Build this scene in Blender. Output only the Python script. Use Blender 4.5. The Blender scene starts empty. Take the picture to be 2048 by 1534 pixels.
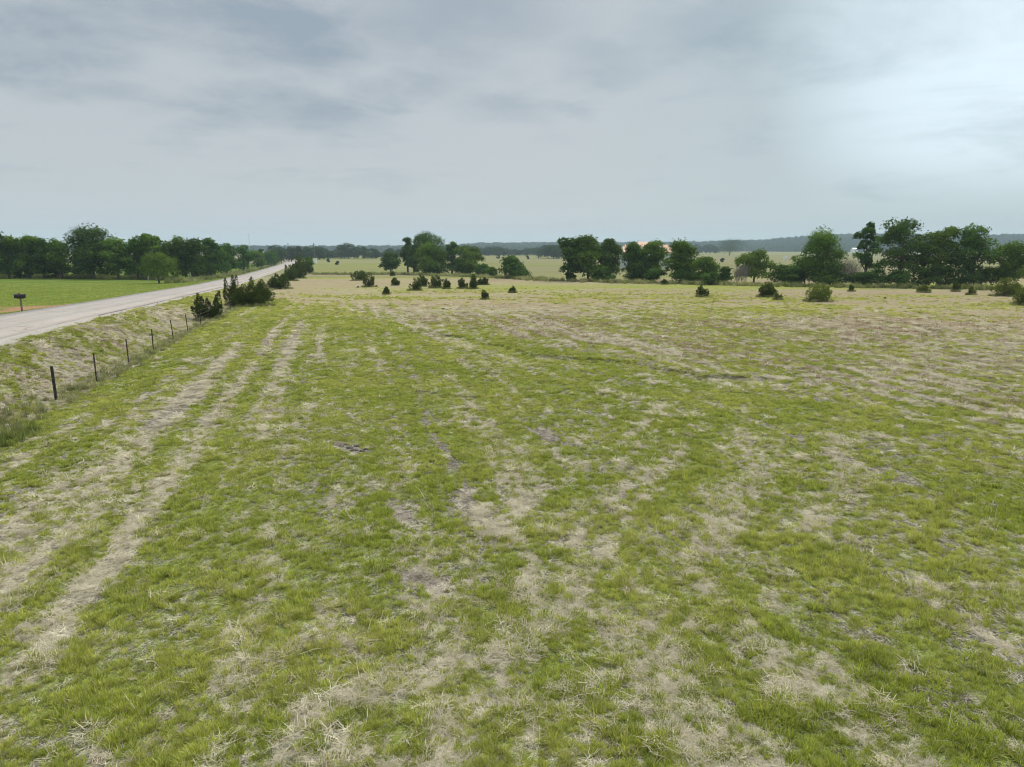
import bpy, math, random
import numpy as np
from mathutils import Vector, Matrix

C = bpy.context.scene.collection
R = math.radians
rng = np.random.default_rng(7)
random.seed(7)

# ------------------------------------------------------------------ camera, sky, sun, exposure
CAM_H, PITCH, FPX = 5.6, R(11.15), 1365.0
sc = bpy.context.scene
cd = bpy.data.cameras.new('camera')
cd.sensor_fit = 'HORIZONTAL'
cd.sensor_width = 36.0
cd.lens = 36.0 * FPX / 2048.0
cd.clip_start, cd.clip_end = 0.1, 30000
cam = bpy.data.objects.new('camera', cd)
C.objects.link(cam)
cam.location = (0, 0, CAM_H)
cam.rotation_euler = (math.pi / 2 - PITCH, 0, 0)
sc.camera = cam

SUN_AZ, SUN_EL = R(40), R(42)          # azimuth clockwise from +Y
sun_dir = Vector((math.sin(SUN_AZ) * math.cos(SUN_EL), math.cos(SUN_AZ) * math.cos(SUN_EL), math.sin(SUN_EL)))
ld = bpy.data.lights.new('sun', 'SUN')
ld.energy, ld.angle, ld.color = 1.5, R(11), (1.0, 0.95, 0.87)
so = bpy.data.objects.new('sun', ld)
C.objects.link(so)
so.rotation_euler = (-sun_dir).to_track_quat('-Z', 'Y').to_euler()

world = bpy.data.worlds.new('World')
sc.world = world
world.use_nodes = True
nt = world.node_tree
nt.nodes.clear()


class G:
    """tiny helper to write node graphs"""
    def __init__(s, tree): s.t = tree
    def n(s, kind, props=None, **ins):
        nd = s.t.nodes.new(kind)
        for k, v in (props or {}).items(): setattr(nd, k, v)
        for k, v in ins.items():
            key = int(k[1:]) if k[0] == 'i' and k[1:].isdigit() else k.replace('_', ' ')
            s.put(nd.inputs[key], v)
        return nd
    def put(s, sock, v):
        if isinstance(v, bpy.types.NodeSocket): s.t.links.new(v, sock)
        elif isinstance(v, bpy.types.Node): s.t.links.new(v.outputs[0], sock)
        else:
            if hasattr(sock.default_value, '__len__') and not hasattr(v, '__len__'): v = (v,) * len(sock.default_value)
            if sock.type == 'RGBA' and len(v) == 3: v = (*v, 1)
            sock.default_value = v
    def m(s, op, a, b=0.0, c=0.0, clamp=False):
        return s.n('ShaderNodeMath', {'operation': op, 'use_clamp': clamp}, i0=a, i1=b, i2=c).outputs[0]
    def vm(s, op, a, b=(0, 0, 0), out=0):
        return s.n('ShaderNodeVectorMath', {'operation': op}, i0=a, i1=b).outputs[out]
    def mix(s, f, a, b, blend='MIX'):
        nd = s.n('ShaderNodeMix', {'data_type': 'RGBA', 'blend_type': blend})
        s.put(nd.inputs[0], f); s.put(nd.inputs[6], a); s.put(nd.inputs[7], b)
        return nd.outputs[2]
    def noise(s, vec, scale, detail=4, rough=0.55, dist=0.0, w=None):
        p = {'noise_dimensions': '4D'} if w is not None else {}
        nd = s.n('ShaderNodeTexNoise', p, Vector=vec, Scale=scale, Detail=detail, Roughness=rough, Distortion=dist)
        if w is not None: nd.inputs['W'].default_value = w
        return nd.outputs[0]
    def rng(s, v, a, b, c=0.0, d=1.0, smooth=True):
        return s.n('ShaderNodeMapRange', {'interpolation_type': 'SMOOTHSTEP' if smooth else 'LINEAR'}, i0=v, i1=a, i2=b, i3=c, i4=d).outputs[0]
    def scale(s, vec, sc_):
        return s.n('ShaderNodeMapping', {}, Vector=vec, Scale=sc_).outputs[0]


def pix_dir(px, py):
    """direction through a pixel of the 2048x1534 photograph"""
    u, v = px - 1024.0, 767.0 - py
    c, s = math.cos(PITCH), math.sin(PITCH)
    return Vector((u, FPX * c + v * s, v * c - FPX * s)).normalized()


g = G(nt)
tc = g.n('ShaderNodeTexCoord').outputs['Generated']
sky = g.n('ShaderNodeTexSky', {'sky_type': 'NISHITA', 'sun_disc': False, 'sun_elevation': SUN_EL,
                               'sun_rotation': SUN_AZ, 'air_density': 1.0, 'dust_density': 2.0})
sep = g.n('ShaderNodeSeparateXYZ', {}, Vector=tc)
zz = g.m('MAXIMUM', sep.outputs[2], 0.0)
den = g.m('ADD', zz, 0.13)
cx = g.m('DIVIDE', sep.outputs[0], den)
cy = g.m('DIVIDE', sep.outputs[1], den)
cv = g.n('ShaderNodeCombineXYZ', {}, X=cx, Y=cy, Z=0.0).outputs[0]
warp = g.n('ShaderNodeTexNoise', {}, Vector=cv, Scale=0.7, Detail=2)
cvw = g.vm('ADD', cv, g.vm('SCALE', warp.outputs[1], (0, 0, 0)))
cvw.node.inputs[1].links[0].from_node.inputs['Scale'].default_value = 0.8
n1 = g.noise(cvw, 0.55, 5, 0.55, 0.0, 3.1)
n2 = g.noise(cvw, 1.5, 6, 0.6, 0.2, 1.7)
cl = g.m('ADD', g.m('MULTIPLY', n1, 0.45), g.m('MULTIPLY', n2, 0.55))
patch = g.rng(cl, 0.31, 0.52)                      # 1 = thin bright cloud, 0 = thick grey
# a few thick cloud banks
spots = [(860, 155, .09, .6), (1010, 215, .09, .6), (790, 190, .05, .5), (620, 235, .11, .6), (600, 75, .13, .7), (1430, 55, .14, .7), (1210, 110, .10, .5),
         (200, 175, .10, .55), (920, 20, .2, .8), (1120, 205, .05, .6), (60, 70, .12, .4), (440, 260, .06, .4), (1850, 300, .03, .25), (1310, 345, .03, .2)]
acc = None
wv = g.vm('ADD', tc, g.vm('SCALE', g.vm('SUBTRACT', g.n('ShaderNodeTexNoise', {}, Vector=g.scale(tc, (6, 6, 18)), Scale=1.2, Detail=6, Roughness=.6).outputs[1], (.5, .5, .5))))
wv.node.inputs[1].links[0].from_node.inputs['Scale'].default_value = 0.13
for (px, py, r, a) in spots:
    d = pix_dir(px, py)
    dv = g.vm('MULTIPLY', g.vm('SUBTRACT', wv, tuple(d)), (1, 1, 2.6))
    ln = g.vm('LENGTH', dv, out=1)
    f = g.m('MULTIPLY', g.rng(ln, r * 1.3, 0.0), a)
    acc = f if acc is None else g.m('MAXIMUM', acc, f)
patch = g.m('SUBTRACT', patch, g.m('MULTIPLY', acc, 0.95), clamp=True)
thick = g.mix(patch, (2.55, 3.1, 3.6), (4.25, 4.55, 4.8))
elev = g.rng(sep.outputs[2], 0.0, 0.15)
hz = g.mix(elev, (4.35, 4.75, 5.0), thick)
# thinner, brighter, bluer towards the sun side
sd = pix_dir(2150, 40)
dt = g.vm('DOT_PRODUCT', tc, tuple(sd), out=1)
glow = g.rng(dt, 0.945, 1.0)
side = g.rng(sep.outputs[0], -0.05, 0.55)
hz = g.mix(g.m('MULTIPLY', side, 0.75), hz, g.mix(patch, (2.75, 3.7, 4.15), (3.4, 4.35, 4.7)))
hz = g.mix(g.m('MULTIPLY', g.m('MULTIPLY', glow, g.rng(sep.outputs[2], .02, .13)), g.rng(n2, 0.3, 0.6, 0.55, 1.0)), hz, (6.3, 7.5, 8.3))
# overcast skies brighten gently overhead
up = g.rng(sep.outputs[2], 0.33, 1.0, 1.0, 2.6)
hz = g.mix(1.0, hz, g.n('ShaderNodeCombineXYZ', {}, X=up, Y=up, Z=up).outputs[0], 'MULTIPLY')
col = g.mix(0.94, sky.outputs[0], hz)
bg = g.n('ShaderNodeBackground', {}, Color=col, Strength=0.064)
g.n('ShaderNodeOutputWorld', {}, Surface=bg)

sc.view_settings.view_transform = 'Standard'
sc.view_settings.look = 'None'
sc.view_settings.exposure = 0.97
sc.view_settings.gamma = 1.0
sc.cycles.filter_width = 1.05
sc.cycles.max_bounces = 6
sc.cycles.volume_bounces = 1
sc.cycles.diffuse_bounces = 3
sc.cycles.transparent_max_bounces = 6
sc.cycles.caustics_reflective = False


# ------------------------------------------------------------------ numpy noise and terrain
def vnoise(x, y, seed=0):
    x = np.asarray(x, float); y = np.asarray(y, float)
    xi = np.floor(x).astype(np.int64); yi = np.floor(y).astype(np.int64)
    fx = x - xi; fy = y - yi
    fx = fx * fx * (3 - 2 * fx); fy = fy * fy * (3 - 2 * fy)
    def h(a, b):
        v = (a * 374761393 + b * 668265263 + seed * 1442695041) & 0x7fffffff
        v = ((v ^ (v >> 13)) * 1274126177) & 0x7fffffff
        return ((v ^ (v >> 16)) & 0xffff) / 65535.0
    return (h(xi, yi) * (1 - fx) + h(xi + 1, yi) * fx) * (1 - fy) + (h(xi, yi + 1) * (1 - fx) + h(xi + 1, yi + 1) * fx) * fy


def fbm(x, y, seed=0, octv=4, gain=0.5):
    s = 0; a = 1; t = 0
    for i in range(octv):
        s = s + a * vnoise(x * 2 ** i + 17.3 * i, y * 2 ** i - 9.1 * i, seed + i); t += a; a *= gain
    return s / t


def sstep(v, a, b):
    t = np.clip((v - a) / (b - a), 0, 1)
    return t * t * (3 - 2 * t)


YK = np.array([-200, 35, 60, 90, 115, 150, 200, 243, 400, 800, 1400, 2100, 9000.])
ZF = np.array([0, 0, -.1, -.4, -.75, -1.2, -1.8, -2.1, -2.8, -3.2, -2.0, -0.5, 0.])
ZR = np.array([1.72, 1.66, 1.0, .35, -.25, -.75, -1.4, -1.8, -2.8, -3.2, -2.0, -0.5, 0.])
RK, R0 = -.281, -29.9                   # road centre line x = R0 + RK (Y - 44)
RCOS = 1 / math.hypot(1, RK)
HPX = np.array([-3000, 0, 500, 650, 900, 960, 1100, 1250, 1400, 1500, 1560, 1640, 1700, 1800, 2048, 3000, 5000.])
HPY = np.array([490, 497, 497, 496, 493, 488, 487, 487, 486, 484, 479, 473, 473, 475, 477, 480, 480.])


def smooth_interp(y, ks, vs):
    o = 0
    for k in (-8, -4, 0, 4, 8): o = o + np.interp(y + k, ks, vs)
    return o / 5


def road_s(x, y):
    return (x - (R0 + RK * (y - 44))) * RCOS


# little erosion step that crosses the meadow
def H0(x, y):
    x = np.asarray(x, float); y = np.asarray(y, float)
    zf = smooth_interp(y, YK, ZF); zr = smooth_interp(y, YK, ZR)
    s = road_s(x, y)
    right = zr - .1 + (zf - zr + .1 - .12) * sstep(s, 3.7, 7.6)
    right = right + .12 * sstep(s, 7.6, 10)
    left = zr - .1 - .18 * sstep(-s, 3.7, 6.0) + .5 * sstep(-s, 10, 60)
    z = np.where(s > 0, right, left)
    near = 1 - sstep(np.hypot(x, y), 150, 400)
    off = sstep(np.abs(s), 3.7, 7)
    z = z + near * off * (.16 * (fbm(x / 9, y / 9, 3, 2) - .5) + .035 * (fbm(x / 1.1, y / 1.1, 5, 3) - .5))
    d = np.hypot(x, y)
    px = 1024 + FPX * x / np.maximum(y, 1)
    top = np.interp(px, HPX, HPY) + 2
    hill = np.maximum((500 - top) / FPX * 2500 - 4, 0) + 5 * (fbm(x / 260, y / 260, 8, 2) - .5)
    z = z + np.where(y > 500, hill * sstep(d, 1950, 2600) * sstep(y, 600, 1500), 0)
    return z


def at(px, py, hf=None):
    """terrain point seen through a pixel of the photograph"""
    hf = hf or H
    d = pix_dir(px, py)
    lo, hi = 3.0, None
    t = 3.0
    while t < 6000:
        p = Vector((0, 0, CAM_H)) + d * t
        if p.z < float(hf(p.x, p.y)): hi = t; break
        lo = t; t *= 1.03
    if hi is None: hi = 6000
    for _ in range(24):
        mid = (lo + hi) / 2
        p = Vector((0, 0, CAM_H)) + d * mid
        if p.z < float(hf(p.x, p.y)): hi = mid
        else: lo = mid
    p = Vector((0, 0, CAM_H)) + d * hi
    return Vector((p.x, p.y, float(hf(p.x, p.y))))


def poly(pts):
    return np.array([[*at(a, b, H0)[:2]] for a, b in pts])


def pdist(x, y, P, signed=False):
    best = np.full(np.shape(x), 1e9); sg = np.zeros(np.shape(x))
    for a, b in zip(P[:-1], P[1:]):
        v = b - a; L = (v ** 2).sum()
        t = np.clip(((x - a[0]) * v[0] + (y - a[1]) * v[1]) / L, 0, 1)
        d = np.hypot(x - a[0] - t * v[0], y - a[1] - t * v[1])
        cr = (x - a[0]) * v[1] - (y - a[1]) * v[0]
        m = d < best
        best = np.where(m, d, best); sg = np.where(m, np.sign(cr), sg)
    return best * sg if signed else best


SCARP = poly([(880, 665), (960, 680), (1030, 695), (1060, 708), (1130, 712), (1250, 720), (1330, 735), (1385, 748), (1440, 752)])


def H(x, y):
    z = H0(x, y)
    x = np.asarray(x, float); y = np.asarray(y, float)
    m = (np.abs(x) < 30) & (y > 15) & (y < 60)
    if not np.any(m): return z
    wob = (fbm(x / 2.0, y / 2.0, 77, 2) - .5) * 1.0
    d = pdist(x, y + wob, SCARP, True)
    return z - np.where(m, .16 * sstep(d, -.25, .25) * (1 - sstep(d, .4, 3.5)), 0)


# ------------------------------------------------------------------ what grows where (green / straw / red, 0..1)
STRAW = [([(575, 720), (548, 800), (530, 880)], .45, .9), ([(470, 690), (420, 760), (330, 850), (200, 950), (60, 1030), (0, 1080)], .75, .8),
         ([(620, 660), (590, 700), (575, 720)], .5, .4), ([(650, 640), (640, 720), (620, 830), (560, 960), (420, 1130)], .35, .35),
         ([(1340, 810), (1220, 900), (1130, 970), (1060, 1020), (960, 1070)], .35, .7),
         ([(1420, 850), (1300, 960), (1240, 1050), (1130, 1200), (1020, 1330), (940, 1420), (880, 1534)], .28, .75),
         ([(1050, 1270), (900, 1320), (640, 1420), (560, 1534)], .35, .7), ([(1480, 860), (1500, 950), (1450, 1030), (1400, 1100)], .5, .7),
         ([(1640, 870), (1720, 960), (1600, 1050)], .45, .65), ([(1560, 1380), (1570, 1440), (1700, 1500)], .18, .8),
         ([(1650, 1340), (1800, 1470), (1850, 1534)], .28, .7), ([(1280, 1160), (1500, 1300), (1560, 1400)], .3, .5),
         ([(320, 1060), (150, 1180), (0, 1300)], .25, .75), ([(900, 680), (1150, 760), (1400, 830)], .6, .5), ([(0, 1180), (140, 1080), (300, 960)], .4, .6),
         ([(1500, 960), (1760, 1120), (2048, 1330)], .3, .5), ([(960, 1040), (1030, 1110), (1060, 1190)], .3, .7), ([(240, 1534), (420, 1380), (700, 1230)], .2, .4),
         ([(720, 600), (800, 640), (900, 680)], 1.2, .5), ([(1060, 640), (1300, 700), (1500, 770)], 2.0, .4), ([(1350, 900), (1200, 1000), (1130, 1090)], .2, .5)]
BARE = [([(820, 750), (842, 800), (870, 850), (905, 900), (935, 950), (950, 1010), (985, 1060)], .2, .6), ([(830, 1150), (880, 1170)], .3, .8), ([(1090, 860), (1110, 880)], .5, .5),
        ([(680, 888), (745, 900)], .28, 1.0), ([(1170, 1540), (1240, 1440)], .3, .4), ([(400, 770), (370, 810), (310, 850)], .5, .8), ([(780, 1010), (820, 1040)], .25, .6),
        ([(1730, 600), (1700, 640), (1680, 700)], .4, .5), ([(600, 590), (560, 640), (520, 690)], .5, .55), ([(622, 580), (595, 640), (575, 700)], .5, .4)]
GREEN = [([(1400, 870), (1360, 980), (1250, 1050)], .4, .8), ([(1240, 880), (1120, 1000), (1000, 1120)], .45, .6),
         ([(1515, 1076), (1612, 1132), (1700, 1180), (1793, 1210), (1852, 1296), (2048, 1420)], .4, .8), ([(1860, 920), (2048, 1046)], .8, .7),
         ([(0, 1400), (250, 1390)], .5, .8), ([(130, 1260), (300, 1160), (400, 1110)], .35, .7), ([(1180, 1130), (1290, 1190)], .35, .8), ([(960, 940), (780, 1010)], .6, .6),
         ([(640, 770), (800, 800)], 1.0, .6), ([(1450, 790), (1550, 810)], .7, .7), ([(0, 880), (60, 860), (240, 795), (330, 730), (400, 680), (460, 640)], .6, .8),
         ([(650, 645), (740, 655)], 1.3, .8), ([(950, 900), (800, 800)], .9, .4), ([(480, 700), (560, 620), (590, 590)], .8, .5), ([(1100, 740), (1200, 770), (1350, 790)], .8, .4),
         ([(1030, 1240), (1100, 1320)], .3, .7), ([(1480, 1180), (1560, 1260)], .3, .6), ([(440, 1020), (330, 1100)], .5, .5), ([(1650, 1480), (2048, 1500)], .4, .5),
         ([(1180, 690), (1260, 705)], .7, .4), ([(900, 690), (1100, 700)], .8, .45)]
STRAW = [(poly(p), w * .8, a) for p, w, a in STRAW]
BARE = [(poly(p), w, a) for p, w, a in BARE]
GREEN = [(poly(p), w, a) for p, w, a in GREEN]
DRYLINE = poly([(620, 610), (760, 632), (1000, 672), (1240, 715), (1500, 752), (1780, 800), (2048, 860), (2600, 980)])
DIRT = poly([(-60, 622), (60, 616), (150, 611)])
FX0, FY0, FK = -16.7, 25.0, -.247       # fence line x = FX0 + FK (Y - FY0)


def cover(x, y):
    """fractions of green grass, pale straw, reddish dry stems and bare soil"""
    x = np.asarray(x, float); y = np.asarray(y, float)
    d = np.hypot(x, y)
    wx = x + .8 * (fbm(x / 2.5, y / 2.5, 21, 3) - .5); wy = y + .8 * (fbm(x / 2.5, y / 2.5, 22, 3) - .5)
    # mowing lines run with the fence on the left and fan out on the right
    lane = (x - FK * y)
    row = fbm(lane / .8, y / 9, 31, 2)
    stripe = .5 + .5 * np.sin(lane * 6.283 / 1.5 + 3.5 * fbm(lane / 4, y / 30, 32, 2)) * sstep(fbm(lane / 1.7, y / 26, 33, 2), .25, .6) * (1 - sstep(y, 60, 100))
    wheel = sstep(vnoise(lane / .42, y / 60, 34), .70, .95) * (.5 + .8 * fbm(lane / 3, y / 5, 35, 2)) * (1 - sstep(y, 70, 120)) * (1 - .75 * sstep(x, -2, 6))
    g_ = .50 + .50 * (fbm(x / 3.2, y / 3.2, 11, 4) - .5) + .26 * (row - .5) - .32 * (stripe - .5) - .22 * wheel + .18 * (fbm(x / .7, y / .7, 12, 2) - .5)
    s_ = .20 + .30 * stripe + .34 * wheel + .4 * (fbm(x / 2.2, y / 4.2, 13, 4) - .5) + .4 * (row - .5)
    r_ = .12 + .6 * (fbm(x / 5, y / 5, 14, 3) - .5)
    b_ = .12 + .5 * (fbm(x / 2.6, y / 2.6, 15, 3) - .5)
    dry = sstep(pdist(wx, wy, DRYLINE, True) * -1, -3.0, 4.5)
    far = sstep(y, 52, 75) * sstep(x + 24, 0, 12)
    dry = np.maximum(dry * sstep(y, 10, 30), far)
    g_ = g_ - .33 * dry + dry * .8 * (fbm(x / 14, y / 7, 41, 3) - .5)
    r_ = r_ + .34 * dry + dry * .8 * (fbm(x / 22, y / 9, 42, 3) - .5)
    s_ = s_ + .12 * dry
    # yellow green bands towards the tree line
    bands = np.exp(-((y - 118 - x * .04) / 13) ** 2) * sstep(x, -34, -8)
    g_ = g_ + bands * (.42 + .9 * (fbm(x / 25, y / 6, 43, 3) - .4))
    r_ = r_ - bands * .35
    m = (y < 80) & (np.abs(x) < 45)
    if np.any(m):
        xm, ym = wx[m] if x.shape else wx, wy[m] if x.shape else wy
        for L, wgt in ((STRAW, 's'), (BARE, 'b'), (GREEN, 'g')):
            for P, w, a in L:
                k = a * (1 - sstep(pdist(xm, ym, P) * (.7 + .6 * fbm(xm / .5, ym / .5, 36, 2)), w * .1, w * 1.5))
                if wgt == 's': s_[m] += k * .6; g_[m] -= k * .33
                elif wgt == 'b': b_[m] += k * .9; g_[m] -= k * .7; s_[m] -= k * .1
                else: g_[m] += k * .5; s_[m] -= k * .35
    # far tracks in the dry part
    s = road_s(x, y)
    fx = x - (FX0 + FK * (y - FY0))
    verge = (s > 3.4) & (fx < -.2) & (y < 260)
    vg = .20 + 1.1 * (fbm(x / 2.6, y / 3.4, 51, 4) - .45) + .25 * sstep(-s, -6, -3.5)
    g_ = np.where(verge, vg, g_); b_ = np.where(verge, .5 + .9 * (fbm(x / 3, y / 3, 52, 3) - .5), b_)
    s_ = np.where(verge, .55, s_); r_ = np.where(verge, .22 + .9 * (fbm(x / 2.4, y / 2.4, 53, 3) - .5), r_)
    left = s < -3.3
    lawn = left & (y < 400)
    g_ = np.where(lawn, .93 - .25 * fbm(x / 9, y / 9, 54, 3), g_); s_ = np.where(lawn, .05, s_); r_ = np.where(lawn, .05, r_); b_ = np.where(lawn, .02, b_)
    # beyond the tree line: strips of fields
    ff = (y > 165) & (s > 6)
    strip = fbm(x / 320, y / 45, 61, 2)
    gf = np.select([y < 178, y < 215, y < 235, y < 420, y < 520, y < 760], [.85, .12, .45, .62, .35, .6], .22) + .5 * (strip - .5)
    east = sstep(x, -60, 30)
    gf = gf * (1 - east) + (.38 + .6 * (strip - .5)) * east
    rf = np.select([y < 178, y < 200, y < 235], [.1, .5, .55], .12) * (1 - east) + east * (.25 + .5 * (fbm(x / 200, y / 60, 62, 2) - .5))
    g_ = np.where(ff, gf, g_); r_ = np.where(ff, rf, r_); s_ = np.where(ff, .4, s_); b_ = np.where(ff, .1, b_)
    g_ = np.where(ff & (y > 260), g_ + .5 * (fbm(x / 90, y / 16, 63, 3) - .5), g_)
    wood = d > 1900
    g_ = np.where(wood, .8, g_)
    cl = lambda v: np.clip(v, 0, 1)
    lw = lawn.astype(float)
    return cl(g_), cl(s_), cl(r_), cl(b_), lw


# ------------------------------------------------------------------ helpers
def link(o, parent=None):
    C.objects.link(o)
    if parent: o.parent = parent
    return o


def tag(o, label=None, cat=None, group=None, kind=None):
    if label: o['label'] = label
    if cat: o['category'] = cat
    if group: o['group'] = group
    if kind: o['kind'] = kind
    return o


def empty(name, loc, rz=0, label=None, cat=None, group=None, sc_=1.0):
    o = bpy.data.objects.new(name, None)
    o.empty_display_size = .3
    o.location = loc; o.rotation_euler = (0, 0, rz); o.scale = (sc_,) * 3 if not hasattr(sc_, '__len__') else sc_
    link(o)
    return tag(o, label, cat, group)


def mesh_np(name, v, f, mats, mat_idx=None, attrs=None, smooth=False):
    """v (n,3); f (m,k) with constant k"""
    me = bpy.data.meshes.new(name)
    v = np.ascontiguousarray(v, dtype=np.float32); f = np.ascontiguousarray(f, dtype=np.int32)
    k = f.shape[1]
    me.vertices.add(len(v)); me.vertices.foreach_set('co', v.ravel())
    me.loops.add(f.size); me.loops.foreach_set('vertex_index', f.ravel())
    me.polygons.add(len(f)); me.polygons.foreach_set('loop_start', np.arange(0, f.size, k, dtype=np.int32))
    for m in (mats if isinstance(mats, (list, tuple)) else [mats]): me.materials.append(m)
    if mat_idx is not None: me.polygons.foreach_set('material_index', np.asarray(mat_idx, np.int32))
    if smooth: me.polygons.foreach_set('use_smooth', np.ones(len(f), bool))
    for nm, a in (attrs or {}).items():
        at_ = me.attributes.new(nm, 'FLOAT', 'POINT'); at_.data.foreach_set('value', np.asarray(a, np.float32))
    me.update(); me.validate()
    return me


class MB:
    """collects boxes, tubes and the like into one mesh"""
    def __init__(s): s.v = []; s.f = []
    def add(s, vs, fs):
        o = len(s.v); s.v += [tuple(p) for p in vs]; s.f += [tuple(i + o for i in q) for q in fs]
    def box(s, a, b, M=None):
        vs = [Vector((x, y, z)) for x in (a[0], b[0]) for y in (a[1], b[1]) for z in (a[2], b[2])]
        if M: vs = [M @ p for p in vs]
        s.add(vs, [(0, 1, 3, 2), (4, 6, 7, 5), (0, 4, 5, 1), (2, 3, 7, 6), (0, 2, 6, 4), (1, 5, 7, 3)])
        return s
    def tube(s, pts, rad, n=7, cap=True):
        pts = [Vector(p) for p in pts]; rings = []
        for i, p in enumerate(pts):
            t = (pts[min(i + 1, len(pts) - 1)] - pts[max(i - 1, 0)]).normalized()
            a = t.cross(Vector((0, 0, 1)) if abs(t.z) < .9 else Vector((1, 0, 0))).normalized(); b = t.cross(a)
            r = rad[i] if hasattr(rad, '__len__') else rad
            rings.append([p + (a * math.cos(k * 2 * math.pi / n) + b * math.sin(k * 2 * math.pi / n)) * r for k in range(n)])
        vs = [p for r in rings for p in r]; fs = []
        for i in range(len(pts) - 1):
            for k in range(n):
                k2 = (k + 1) % n
                fs.append((i * n + k, i * n + k2, (i + 1) * n + k2, (i + 1) * n + k))
        if cap: fs += [tuple(range(n))[::-1], tuple(range((len(pts) - 1) * n, len(pts) * n))]
        s.add(vs, fs); return s
    def mesh(s, name, mat, bevel=0):
        me = bpy.data.meshes.new(name); me.from_pydata(s.v, [], s.f); me.materials.append(mat); me.update()
        if bevel:
            import bmesh
            bm = bmesh.new(); bm.from_mesh(me)
            bmesh.ops.bevel(bm, geom=bm.edges[:], offset=bevel, segments=2, affect='EDGES'); bm.to_mesh(me); bm.free()
        return me
    def build(s, name, mat, parent=None, bevel=0):
        return link(bpy.data.objects.new(name, s.mesh(name, mat, bevel)), parent)


def material(name):
    m = bpy.data.materials.new(name); m.use_nodes = True
    m.node_tree.nodes.clear()
    return m, G(m.node_tree)


def simple(name, c1, c2=None, scale=4, rough=.85, bump=0.0, metal=0.0, stretch=(1, 1, 1)):
    m, g = material(name)
    co = g.n('ShaderNodeTexCoord').outputs['Object']
    n = g.noise(g.scale(co, stretch), scale, 5, .6)
    col = g.mix(g.rng(n, .35, .65), c1, c2 or tuple(c * .75 for c in c1))
    b = g.n('ShaderNodeBsdfPrincipled', {}, Base_Color=col, Roughness=rough, Metallic=metal)
    if bump: g.put(b.inputs['Normal'], g.n('ShaderNodeBump', {}, Strength=bump, Distance=.02, Height=n))
    g.n('ShaderNodeOutputMaterial', {}, Surface=b)
    return m


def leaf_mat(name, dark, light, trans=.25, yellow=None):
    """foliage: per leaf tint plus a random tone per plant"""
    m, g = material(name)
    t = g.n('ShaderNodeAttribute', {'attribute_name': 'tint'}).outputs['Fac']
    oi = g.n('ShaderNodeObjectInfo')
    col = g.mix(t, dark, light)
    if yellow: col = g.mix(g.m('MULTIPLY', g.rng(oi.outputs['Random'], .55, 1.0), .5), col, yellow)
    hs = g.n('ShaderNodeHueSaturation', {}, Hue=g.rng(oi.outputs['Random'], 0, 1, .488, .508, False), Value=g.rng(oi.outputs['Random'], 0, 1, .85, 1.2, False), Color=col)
    d = g.n('ShaderNodeBsdfDiffuse', {}, Color=hs)
    tr = g.n('ShaderNodeBsdfTranslucent', {}, Color=g.mix(.35, hs.outputs[0], (.12, .2, .02)))
    g.n('ShaderNodeOutputMaterial', {}, Surface=g.n('ShaderNodeMixShader', {}, i0=trans, i1=d, i2=tr))
    return m


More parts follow.
